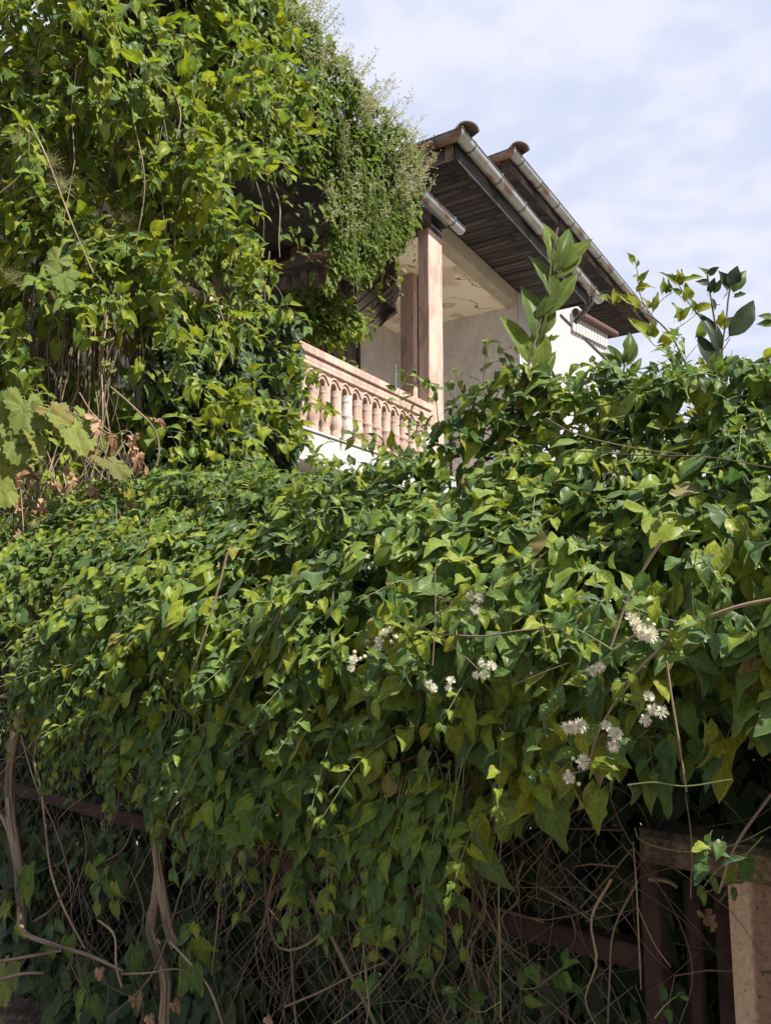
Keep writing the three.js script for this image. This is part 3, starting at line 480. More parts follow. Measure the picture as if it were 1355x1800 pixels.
function inPoly(x, y, P) { let r = false; for (let i = 0, j = P.length - 1; i < P.length; j = i++) if ((P[i][1] > y) !== (P[j][1] > y) && x < (P[j][0] - P[i][0]) * (y - P[i][1]) / (P[j][1] - P[i][1]) + P[i][0]) r = !r; return r; }

// ---- the hedge of vines on the fence: right half broad-leaved, left half small-leaved
const tOf = (px) => { const q = onFence(px, 1100, 0.2).sub(F0); return q.dot(FT); };
const hedgeTop = [[-1.6, 2.17], [-0.62, 2.21], [-0.2, 2.25], [0.06, 2.30], [0.25, 2.38], [0.42, 2.40], [0.56, 2.34], [0.70, 2.25], [0.88, 2.155], [1.2, 2.17], [1.75, 2.27], [2.3, 2.31], [3.0, 2.20], [3.8, 2.10], [4.6, 2.06], [6.5, 2.05]];
const hedgeBot = [[-1.6, 1.50], [-0.3, 1.53], [0.05, 1.48], [0.2, 1.34], [0.4, 1.25], [0.6, 1.19], [1.1, 1.27], [1.5, 1.34], [2.0, 1.46], [2.8, 1.56], [3.4, 1.60], [6.5, 1.6]];
for (const a of hedgeTop) a[1] = 1.75 + (a[1] - 1.75) * 1.16;
const bulge = (t, h) => { const k = clamp((h - 1.1) / 1.2, 0, 1); return 0.10 + 0.26 * Math.sin(Math.PI * (0.18 + 0.75 * k)) + 0.24 * (fbm(t * 1.6 + 9, h * 1.9, 4, 3) - 0.5) + 0.14 * (fbm(t * 5, h * 5, 8, 2) - 0.5) - 0.42 * Math.pow(clamp((h - 1.72) / 0.6, 0, 1.2), 1.4); };
const hedgeR = plant('hedge_vine', 'broad-leaved green vine smothering the fence from the balcony foot to the concrete lintel', 'vine', fen(0.2, 0, 0).toArray());
const hedgeL = plant('hedge_vine', 'small-leaved green vine over the left stretch of fence, below the lobed leaves', 'vine', fen(3.0, 0, 0).toArray());
{
  const R = rng(101);
  for (let i = 0; i < 40000; i++) {
    const t = -1.6 + R() * 8.0, split = 1.55 + 0.5 * (R() - 0.5), big = t < split, top = lin(hedgeTop, t) + 0.05 * (fbm(t * 6, 3, 3, 3) - 0.5) * 2, bot = lin(hedgeBot, t) + (t < 0.2 ? 0.16 : 0.40) * (fbm(t * 4 + 3, 8, 2, 3) - 0.5);
    const h = bot + (top - bot) * Math.pow(R(), 0.92), f = (h - bot) / (top - bot);
    if (f < 0.4 && R() > 0.30 + f * 1.7) continue; if (t > 2.0 && f < 0.7 && R() < 0.5 * (0.7 - f) / 0.3) continue;
    const wf = bulge(t, h) * (0.55 + 0.45 * Math.min(1, (top - h) / 0.25)), back = -Math.log(1 - R() * 0.985) * (big ? 0.085 : 0.075), w = wf - back - (R() < 0.30 ? R() * 0.6 : 0);
    if (fbm(t * 7, h * 7, w * 7 + 20, 2) < (w > wf - 0.22 ? 0.40 + 0.05 * (1 - f) : 0.30)) continue;
    const p = big ? hedgeR : hedgeL, L = big ? (R() < (t < 0.5 ? 0.16 : 0.06) ? lerp(0.08, 0.105, R()) : lerp(0.034, 0.080, Math.pow(R(), 1.15)) * (f > 0.6 ? 0.88 : 1)) : lerp(0.030, 0.066, R());
    const lit = f > 0.45, dn = V(0, -1, 0).addScaledVector(FN, lit ? 0.85 : 0.45).addScaledVector(rv(R), lit ? 1.2 : 0.85);
    const tint = R() < 0.02 ? pick(PALE.yellow, R) : R() < 0.45 ? pick(PALE.vine, R) : pick(PALE.hedge, R);
    const kr = R(); leaf(p, kr < 0.56 ? 'heart' : kr < 0.80 ? 'ovate' : kr < 0.93 ? 'tooth' : 'ivy', fen(t, h, w), dn, hang(R, FN, lit ? 0.7 : 0.6, lit ? 0.25 : 0.6, lit ? 0.75 : 0.75, lit ? 0.95 : 0.4), L, tint, R, 0.5, 0.9 + R() * 0.2);
  }
  // shoots that stand out of the surface and over the top
  for (let i = 0; i < 620; i++) {
    const t = -1.4 + R() * 6.6, big = t < 1.6, top = lin(hedgeTop, t), bot = lin(hedgeBot, t), h = R() < 0.3 ? top - 0.02 - R() * 0.12 : lerp(bot + 0.06, top, R()), w = bulge(t, h) - 0.1;
    const a = fen(t, h, w), dir = FN.clone().multiplyScalar(0.5 + R() * 0.4).addScaledVector(FT, (R() - 0.5) * 1.4).addScaledVector(UPV, h > top - 0.15 ? 0.15 + R() * 0.3 : (R() - 0.65)), len = 0.12 + R() * 0.18;
    dir.normalize(); const b = a.clone().addScaledVector(dir, len * 0.5), c = b.clone().addScaledVector(dir.clone().addScaledVector(UPV, -0.6).normalize(), len * 0.5);
    shoot(big ? hedgeR : hedgeL, [a, b, c], { kind: R() < 0.6 ? 'heart' : 'tooth', L: big ? 0.048 : 0.042, step: 0.036, tints: R() < 0.5 ? [...PALE.vine] : PALE.hedge, r: 0.0014, gloss: 0.5 }, R);
  }
  // hanging ends under the curtain
  for (let i = 0; i < 120; i++) {
    const t = 0.3 + R() * 2.0, bot = lin(hedgeBot, t) + 0.18, a = fen(t, bot, bulge(t, bot) * 0.8), l = 0.16 + R() * 0.26, b = a.clone().add(V((R() - 0.5) * 0.06, -l * 0.5, 0)).addScaledVector(FN, 0.03), c = b.clone().add(V((R() - 0.5) * 0.08, -l * 0.5, 0));
    shoot(t < 1.6 ? hedgeR : hedgeL, [a, b, c], { kind: 'heart', L: t < 1.6 ? 0.058 : 0.048, step: 0.05, tints: PALE.hedge, r: 0.0018, up: 0.5, out: 0.7, droop: 0.6 }, R);
  }
  // long bare runners across the face, as they lie in the photograph
  const run = (p, pts, r, m = M.twig, w = 0.36) => stem(p, pts.map(([x, y, ww]) => onFence(x, y, ww ?? w)), r * 0.72, r * 0.5, m, 6);
  run(hedgeR, [[1162, 950], [1125, 1010], [1098, 1065], [1072, 1140]], 0.0036, M.pale, 0.5); run(hedgeR, [[1166, 1130], [1178, 1215], [1192, 1300], [1206, 1392]], 0.0032, M.twig, 0.42);
  run(hedgeR, [[1010, 792], [1120, 800], [1240, 803], [1355, 822]], 0.002, M.twig, 0.22); run(hedgeR, [[960, 735], [1010, 762], [1130, 790], [1200, 798]], 0.0017, M.twig, 0.22); run(hedgeR, [[640, 880], [720, 850], [790, 842]], 0.0016, M.greenstem, 0.26);
  run(hedgeL, [[400, 970], [385, 1030], [362, 1110], [335, 1190]], 0.0042, M.pale, 0.44); run(hedgeL, [[500, 1060], [430, 1180], [330, 1370], [230, 1560]], 0.0022, M.twig, 0.4);
  run(hedgeR, [[880, 1480], [876, 1560], [878, 1650], [880, 1795]], 0.0026, M.greenstem, 0.25); run(hedgeR, [[1355, 1395], [1290, 1490], [1262, 1570]], 0.0036, M.twig, 0.28); run(hedgeR, [[1115, 1455], [1122, 1475], [1222, 1498], [1300, 1480], [1355, 1452]], 0.0018, M.greenstem, 0.16);
  run(hedgeR, [[790, 1490], [800, 1400], [815, 1330]], 0.0022, M.greenstem, 0.36); run(hedgeR, [[1020, 1595], [1070, 1540], [1112, 1490]], 0.003, M.twigD, 0.12); run(hedgeR, [[1112, 1480], [1118, 1560], [1122, 1650], [1126, 1740]], 0.0024, M.pale, 0.1); run(hedgeR, [[1118, 1590], [1150, 1660], [1178, 1700]], 0.0018, M.pale, 0.1);
  run(hedgeR, [[1204, 1395], [1215, 1480], [1213, 1580]], 0.002, M.twig, 0.2);
  // sprig over the lintel, leaves low on the mesh
  for (const [pts, L] of [[[[1310, 1500], [1270, 1520], [1235, 1560]], 0.042], [[[1340, 1470], [1290, 1530], [1290, 1560]], 0.045], [[[880, 1700], [920, 1740], [990, 1700]], 0.075], [[[880, 1760], [840, 1780], [800, 1750]], 0.08], [[[770, 1640], [745, 1680], [730, 1710]], 0.05], [[[1150, 1790], [1170, 1765], [1190, 1750]], 0.032], [[[520, 1500], [400, 1480], [360, 1490]], 0.06]])
    shoot(hedgeR, pts.map(([x, y]) => onFence(x, y, 0.22)), { kind: 'ovate', L, step: L * 0.9, tints: PALE.hedge, r: 0.0014, up: 0.5, out: 0.8 }, R);
}

// ---- lime-green seed heads sprinkled over the vines: many tiny stalks
function seedHead(p, at, size, n, R, m = M.bud, axis = UPV) { const g = []; for (let i = 0; i < n; i++) { const d = axis.clone().multiplyScalar(0.7).addScaledVector(rv(R), 0.9).normalize().multiplyScalar(size * (0.5 + R() * 0.5)), b = at.clone().add(d), q = at.clone().addScaledVector(rv(R), size * 0.25); g.push(tube([q.sub(p.pos), b.clone().sub(p.pos).lerp(q, 0.5).add(rv(R).multiplyScalar(size * 0.06)), b.sub(p.pos)], 0.0011, 0.0007, 3, 2)); } (p.heads ??= []).push({ g: mergeGeometries(g.map(plain)), m }); }

// ---- tall vine mass at upper left
const vine = plant('climbing_vine', 'tall climbing vine with bright yellow-green pointed leaves heaped higher than the balcony', 'vine', at(180, 1090, 4.6).setY(0).toArray());
const ivyB = plant('ivy', 'dark glossy ivy hanging in the shade below the left end of the balustrade', 'ivy', at(400, 1090, 5.2).setY(0).toArray());
const depthL = (x, y) => 4.35 + 1.0 * Math.pow(clamp((x - 60) / 440, -1.2, 1), 2) + 0.55 * (fbm(x / 130 + 5, y / 130, 4, 3) - 0.5) * 2 + (y < 300 ? (300 - y) * 0.0006 : 0);
{
  const R = rng(202), edge = [[-500, 470], [0, 498], [60, 505], [150, 512], [220, 520], [290, 470], [325, 405], [380, 392], [430, 428], [500, 480], [560, 500], [640, 525], [730, 528], [800, 512], [900, 500], [1000, 480]];
  for (let i = 0; i < 16000; i++) {
    const y = -420 + R() * 1340, x = -420 + R() * 960, e = lin(edge.map(([a, b]) => [a, b]), y) + 26 * (fbm(y / 34, 3, 4, 3) - 0.5) * 2; if (x > e - R() * 12) continue;
    const bare = sstep(150 - Math.hypot((x - 140) * 0.9, (y - 640) * 1.1), 0, 90); const back = -Math.log(1 - R() * 0.985) * 0.17 + (R() < 0.38 ? R() * 1.5 : 0); if (back < 0.32 && R() < bare * 0.9) continue;
    if (x > 230 && y > 610 && R() < 0.55) continue;
    const low = sstep(y, 780, 900); if (R() < low * 0.8) continue;
    const d = depthL(x, y) + back;
    const gap = fbm(x / 62 + 3, y / 62, back * 3, 3); if (gap < 0.43 && back < 0.45) continue;
    const L = lerp(0.085, 0.165, R()) * (x > 400 ? 0.88 : 1), out = V(0.45, 0.1, 0.85).normalize();
    leaf(vine, R() < 0.8 ? 'heart' : 'ovate', at(x, y, d), V(0.35, -0.85, 0.55).addScaledVector(rv(R), 0.75), hang(R, out, 0.6, 0.35, 0.6, 0.9), L, pick(PALE.vine, R), R, 0.4, 0.85 + R() * 0.2);
  }
  for (let i = 0; i < 190; i++) {   // shoots reaching out
    const y = -40 + R() * 820, x = R() * (lin(edge, y) + 8), a = at(x, y, depthL(x, y) + 0.05), l = 0.25 + R() * 0.35, dir = V(0.5 + R() * 0.4, -0.1 - R() * 0.5, 0.5 + R() * 0.3).normalize(), b = a.clone().addScaledVector(dir, l * 0.5), c = b.clone().addScaledVector(dir.add(V(0, -0.7, 0)).normalize(), l * 0.5);
    if (Math.hypot((x - 140) * 0.9, (y - 640) * 1.1) < 100) continue;
    shoot(vine, [a, b, c], { kind: 'heart', L: 0.135, step: 0.095, tints: PALE.vine, r: 0.003, sm: M.twig, taper: 0.45, up: 0.8, out: 0.3 }, R);
  }
  // hanging stems in the bare patch and inside the mass
  for (let i = 0; i < 150; i++) {
    const x = i < 100 ? 20 + R() * 260 : R() * 480, y = i < 100 ? 430 + R() * 140 : R() * 600, l = 0.5 + R() * 1.0, a = at(x, y, depthL(x, y) + 0.02 + R() * 0.25), pts = [a]; let q = a;
    for (let k = 0; k < 4; k++) { q = q.clone().add(V((R() - 0.5) * 0.16, -l / 4, (R() - 0.5) * 0.12)); pts.push(q); }
    stem(vine, pts, 0.0035 + R() * 0.004, 0.0022, pick([M.twigD, M.twig, M.barkD, M.pale], R), 5, 8);
  }
  const ln = (pts, d, r, m) => stem(vine, pts.map(([x, y]) => at(x, y, d)), r, r * 0.7, m, 6);
  ln([[52, 215], [80, 270], [130, 400], [165, 480]], 4.05, 0.005, M.pale); ln([[300, 145], [318, 200], [310, 245]], 4.25, 0.005, M.pale); ln([[0, 340], [30, 315], [48, 290], [52, 235]], 4.1, 0.005, M.twig);
  ln([[195, 680], [240, 720], [275, 760], [278, 810], [240, 880]], 4.1, 0.007, M.twig); ln([[375, 510], [398, 580], [410, 640]], 4.6, 0.005, M.twig); ln([[235, 210], [255, 320], [240, 430]], 4.3, 0.005, M.twig);
  for (let i = 0; i < 7; i++) { const x = 30 + R() * 420, y = 40 + R() * 480; seedHead(vine, at(x, y, depthL(x, y) - 0.05), 0.10, 26, R, mat({ color: new THREE.Color(0.26, 0.27, 0.10), roughness: 0.9 })); }
  for (const [x, y] of [[90, 290], [110, 330], [225, 395], [175, 430], [20, 490], [30, 250]]) seedHead(vine, at(x, y, depthL(x, y) - 0.12), 0.12, 60, R, mat({ color: new THREE.Color(0.27, 0.275, 0.11), roughness: 0.9 }), V(0.3, 0.6, 0.4));
  // ivy behind and below
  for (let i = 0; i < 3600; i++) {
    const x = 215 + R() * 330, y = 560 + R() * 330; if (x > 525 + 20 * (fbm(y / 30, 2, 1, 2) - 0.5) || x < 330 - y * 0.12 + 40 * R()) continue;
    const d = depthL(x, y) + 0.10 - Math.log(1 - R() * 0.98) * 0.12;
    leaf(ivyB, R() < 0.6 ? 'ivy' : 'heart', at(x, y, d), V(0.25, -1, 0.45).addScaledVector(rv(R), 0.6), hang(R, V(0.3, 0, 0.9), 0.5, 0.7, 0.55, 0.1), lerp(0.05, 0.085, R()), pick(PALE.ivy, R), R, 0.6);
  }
}

// ---- flowering climber over the porch roof and balcony corner
const roofVine = plant('flowering_climber', 'climber with feathery cream flower panicles draped over the balcony roof and gutter', 'climbing plant', at(620, 1090, 8.6).setY(0).toArray());
{
  const R = rng(303), out = V(0.75, 0, 0.55).normalize();
  const poly = [[380, -150], [505, -20], [540, 30], [585, 75], [622, 130], [655, 172], [695, 205], [738, 268], [742, 330], [735, 385], [722, 420], [712, 448], [690, 440], [665, 470], [640, 500], [600, 470], [580, 520], [540, 480], [500, 440], [470, 330], [380, 290], [330, 100]];
  const under = [[430, 545], [520, 505], [590, 500], [640, 560], [640, 600], [590, 612], [560, 600], [530, 616], [500, 660], [440, 640]];
  const dep = (x, y) => lin([[330, 5.5], [440, 6.0], [560, 6.85], [655, 7.7], [742, 8.55]], x) + 0.25 * (fbm(x / 60, y / 60, 3, 3) - 0.5) * 2;
  for (let i = 0; i < 24000; i++) {
    const x = 330 + R() * 420, y = -120 + R() * 800, a = inPoly(x, y, poly), b = inPoly(x, y, under); if (!a && !b) continue;
    if (a && !b && x < 570 + 20 * R() && y > 275 + 30 * R() + Math.max(0, x - 480) * 0.2 && R() < 0.94) continue; if (a && Math.hypot((x - 535) / 26, (y - 190) / 70) < 1 && R() < 0.8) continue;   // hollow under the eave
    const back = -Math.log(1 - R() * 0.98) * 0.2 + (R() < 0.2 ? R() * 0.8 : 0), g = fbm(x / 30, y / 30, back * 3, 3); if (g < 0.36 && back < 0.4) continue;
    leaf(roofVine, R() < 0.6 ? 'tooth' : 'heart', at(x, y, (b && !a ? 7.7 : dep(x, y)) + back), V(0.4, -0.8, 0.5).addScaledVector(rv(R), 0.9), hang(R, out, 0.7, 0.5, 0.7, 0.3), lerp(0.06, 0.125, R()), pick(b && !a ? PALE.fine.concat(PALE.vine) : PALE.fine, R), R, 0.3);
  }
  for (let i = 0; i < 60; i++) {
    const y = i < 42 ? 280 + R() * 120 : 40 + R() * 300, x = i < 42 ? 590 + R() * 130 : 520 + (y - 40) * 0.5, a = at(x, y, dep(x, y) - 0.1), l = 0.35 + R() * 0.5, b = a.clone().add(V((R() - 0.3) * 0.1, -l / 2, 0.05)), c = b.clone().add(V((R() - 0.4) * 0.1, -l / 2, 0));
    shoot(roofVine, [a, b, c], { kind: 'tooth', L: 0.07, step: 0.08, tints: PALE.fine, r: 0.003 }, R);
  }
  // leafy sprays reaching over the rail and the column foot
  for (const [pts, d] of [[[[560, 560], [600, 545], [660, 575]], 8.0], [[[640, 600], [660, 520], [700, 480]], 8.6], [[[560, 590], [620, 640], [690, 695]], 9.2], [[[755, 690], [720, 660], [735, 640]], 9.4], [[[500, 500], [560, 540], [620, 585]], 7.6], [[[690, 430], [705, 480], [703, 515]], 8.6], [[[660, 470], [665, 505], [672, 525]], 8.6], [[[520, 610], [540, 700], [560, 760]], 7.9], [[[505, 650], [520, 740], [550, 745]], 7.9]])
    shoot(roofVine, pts.map(([x, y]) => at(x, y, d)), { kind: 'heart', L: 0.10, step: 0.10, tints: PALE.vine, r: 0.004, sm: M.twig }, R);
  // panicles: fine stalks with many small cream florets
  const cream = mat({ color: new THREE.Color(0.42, 0.42, 0.22), roughness: 0.9 }), pos = [], flo = [];
  const spots = []; for (let i = 0; i < 95; i++) { const u = R(), e = lin([[0, 505], [0.15, 560], [0.35, 622], [0.55, 675], [0.8, 735], [1, 742]], u), ey = lin([[0, -10], [0.15, 45], [0.35, 125], [0.55, 185], [0.8, 265], [1, 330]], u); spots.push([e - 12 + (R() - 0.7) * 60, ey + 8 + R() * 50, 1]); }
  for (let i = 0; i < 24; i++) { const x = 560 + R() * 170, y = 190 + R() * 260; if (inPoly(x, y, poly)) spots.push([x, y, 0]); }
  for (const [x, y, edge] of spots) {
    const a = at(x, y, dep(x, y) - (edge ? 0.02 : 0.16)), ax = edge ? V(0.45 + R() * 0.3, 0.8, 0.2) : V(0.4, -0.2 + R() * 0.6, 0.6); ax.normalize();
    const len = edge ? 0.20 + R() * 0.2 : 0.14 + R() * 0.12, g = [];
    g.push(tube([a, a.clone().addScaledVector(ax, len * 0.5), a.clone().addScaledVector(ax, len)], 0.0028, 0.0014, 3, 2));
    for (let k = 0; k < 15; k++) { const q = a.clone().addScaledVector(ax, len * (0.25 + 0.75 * R())), e = q.clone().addScaledVector(ax.clone().addScaledVector(rv(R), 0.8).normalize(), 0.05 + R() * 0.06); g.push(tube([q, q.clone().lerp(e, 0.5), e], 0.0018, 0.0012, 3, 2)); for (let f = 0; f < (edge ? 2 : 2); f++) flo.push([e.clone().lerp(q, f * 0.25 * R()).addScaledVector(rv(R), 0.008), 0.004 + R() * 0.005]); }
    pos.push(...g.map(plain));
  }
  (roofVine.heads ??= []).push({ g: mergeGeometries(pos).translate(-roofVine.pos.x, 0, -roofVine.pos.z), m: cream, name: 'flower_stalks' });
  const fg = new THREE.IcosahedronGeometry(1, 0), im = new THREE.InstancedMesh(fg, mat({ color: new THREE.Color(0.52, 0.53, 0.34), roughness: 0.9 }), flo.length); im.name = 'florets'; im.userData.kind = 'stuff';
  flo.forEach(([p, s], i) => im.setMatrixAt(i, _m.makeScale(s, s * 0.7, s).setPosition(p.clone().sub(roofVine.pos)))); roofVine.root.add(im);
}

// ---- thicket added behind the fence to block sun and keep the gaps dark
const thicket = plant('added_shrub', 'added shrub thicket behind the wire mesh, blocking sun to darken the gaps', 'shrub', fen(1.8, 0, -1.4).toArray());
{
  const R = rng(404);
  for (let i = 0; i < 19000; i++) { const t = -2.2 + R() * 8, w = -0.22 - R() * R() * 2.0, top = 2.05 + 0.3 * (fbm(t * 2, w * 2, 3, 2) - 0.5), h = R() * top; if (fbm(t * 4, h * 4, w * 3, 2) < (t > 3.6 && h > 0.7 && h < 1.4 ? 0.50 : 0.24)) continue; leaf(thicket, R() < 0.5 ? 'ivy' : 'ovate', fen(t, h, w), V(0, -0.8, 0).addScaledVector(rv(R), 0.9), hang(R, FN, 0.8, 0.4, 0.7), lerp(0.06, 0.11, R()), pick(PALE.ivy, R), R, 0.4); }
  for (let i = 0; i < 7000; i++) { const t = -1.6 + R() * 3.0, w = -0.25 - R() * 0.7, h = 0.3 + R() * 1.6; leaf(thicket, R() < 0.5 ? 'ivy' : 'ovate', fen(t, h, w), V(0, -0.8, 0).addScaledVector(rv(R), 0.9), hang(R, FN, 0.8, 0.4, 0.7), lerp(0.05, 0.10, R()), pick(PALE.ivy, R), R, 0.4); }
  for (let i = 0; i < 34; i++) { const t = -0.5 + R() * 6, w = -0.25 - R() * 1.2, a = fen(t, 0, w), pts = [a]; let q = a; for (let k = 0; k < 4; k++) { q = q.clone().add(V((R() - 0.5) * 0.22, 0.45, (R() - 0.5) * 0.22)); pts.push(q); } stem(thicket, pts, 0.004 + R() * 0.006, 0.003, pick([M.barkD, M.twigD], R), 5, 8); }
}
// ---- ivy low on the fence and over the ground
const ivyLow = plant('ivy', 'dark lobed ivy creeping low on the wire fence around the rusty post', 'ivy', fen(2.9, 0, 0).toArray());
{
  const R = rng(505);
  for (let i = 0; i < 5200; i++) {
    const t = 0.5 + R() * 4.6, hm = lin([[0.4, 0.3], [1.2, 0.6], [2.0, 0.95], [3.4, 1.05], [5, 0.7]], t), h = hm * Math.pow(R(), 1.1), w = -0.10 + R() * 0.16 + (h < 0.15 ? R() * 0.22 : 0); if (fbm(t * 5, h * 5, 3, 2) < 0.43 || (t > 2.2 && h < 0.30 + 0.1 * R())) continue;
    leaf(ivyLow, R() < 0.8 ? 'ivy' : 'heart', fen(t, Math.max(0.02, h), w), V(0, -0.9, 0).addScaledVector(FN, 0.4).addScaledVector(rv(R), 0.7), hang(R, FN, 0.4, 0.9, 0.5), lerp(0.05, 0.105, R()), pick(PALE.ivy, R), R, 0.5);
  }
  for (const [x, y, n, k] of [[335, 1690, 7, 'vine'], [345, 1640, 5, 'vine'], [175, 1525, 6, 'hedge'], [190, 1570, 6, 'hedge'], [55, 1540, 6, 'hedge'], [20, 1610, 4, 'vine'], [110, 1640, 5, 'hedge'], [240, 1680, 4, 'hedge'], [150, 1760, 5, 'hedge'], [12, 1730, 4, 'grape']])
    for (let i = 0; i < n; i++) leaf(ivyLow, k === 'grape' ? 'palm' : 'heart', onFence(x + (R() - 0.5) * 36, y + (R() - 0.5) * 44, 0.16 + R() * 0.06), V(0, -0.8, 0.4).addScaledVector(rv(R), 0.6), hang(R, FN, 0.4, 0.9, 0.4), 0.055 + R() * 0.03, pick(PALE[k], R), R, 0.3);
}

// ---- lobed-leaf vine at the left, with dried leaves
const grape = plant('lobed_leaf_vine', 'vine with large pale lobed leaves and curled brown dried ones beside the fence', 'vine', at(120, 1090, 3.5).setY(0).toArray());
{
  const R = rng(606), D = 3.25, one = (x, y, px, tint, rot, kind = 'palm', d = D) => leaf(grape, kind, at(x, y, d), V(Math.sin(rot), -Math.cos(rot), 0.35), V(0.35, 0.55, 0.8).addScaledVector(rv(R), kind === 'dead' ? 0.9 : 0.5), px / FOC * d * (kind === 'dead' ? 0.72 : 0.82), tint, R, 0.1, kind === 'dead' ? 0.62 : 0.95);
  const g = PALE.grape, yl = PALE.yellow, dd = PALE.dead;
  one(45, 712, 78, g[0], 0.2); one(60, 735, 70, g[2], -0.5); one(128, 742, 92, g[1], 0.5); one(95, 722, 60, yl[1], 0.9); one(112, 735, 50, yl[1], 0.1); one(35, 765, 72, g[0], 0.1); one(62, 770, 55, yl[2], 0.5); one(8, 770, 60, g[1], 0.2); one(196, 812, 62, [0.24, 0.26, 0.08], 0.9); one(15, 820, 66, g[1], -0.2); one(10, 850, 60, g[1], 0.3); one(18, 715, 60, g[2], -0.3);
  one(110, 480, 62, g[2], 0.3); one(105, 455, 48, g[0], -0.4); one(66, 1165, 62, PALE.hedge[4], 0.1); one(60, 1245, 42, yl[0], 0.4); one(70, 1275, 40, yl[2], 0.1); one(135, 1260, 46, [0.13, 0.14, 0.04], 0.3);
  one(228, 860, 42, yl[0], 0.1, 'ovate'); one(230, 890, 48, yl[2], 0.2, 'ovate'); one(262, 872, 34, yl[0], -0.4, 'ovate');
  for (const [x, y, s, a] of [[172, 738, 58, 0.4], [198, 765, 40, 0.5], [236, 775, 46, 0.1], [240, 800, 50, 0.3], [165, 800, 40, 0.6], [170, 865, 48, 0.1], [190, 905, 40, 0.4], [40, 945, 44, 0.2], [60, 920, 36, -0.4], [200, 930, 46, 0.9], [120, 925, 34, -0.2], [275, 740, 30, 1.2], [150, 880, 30, 0.4]]) one(x, y, s, pick(dd, R), a, 'dead', 3.28);
  for (let i = 0; i < 26; i++) one(25 + R() * 260, 820 + R() * 150, 16 + R() * 26, pick(dd, R), R() * 6, 'dead', 3.1 + R() * 0.3);
  for (let i = 0; i < 130; i++) { const x = 20 + R() * 230, y = 770 + R() * 160, a = at(x, y, 3.35 + R() * 0.25), b = a.clone().add(V((R() - 0.5) * 0.22, -0.05 - R() * 0.22, (R() - 0.5) * 0.1)), c = b.clone().add(V((R() - 0.5) * 0.2, -0.05 - R() * 0.12, 0)); stem(grape, [a, b, c], 0.002 + R() * 0.0015, 0.0014, pick([M.twig, M.pale, M.twigD], R), 4, 6); }
  const ln = (pts, r, m) => stem(grape, pts.map(([x, y]) => at(x, y, D + 0.02)), r, r * 0.7, m, 6); ln([[20, 700], [90, 715], [150, 735], [200, 765], [225, 755], [236, 770]], 0.004, M.twig); ln([[140, 690], [165, 730], [195, 760]], 0.004, M.twig); ln([[35, 830], [40, 900], [44, 960]], 0.003, M.pale);
}

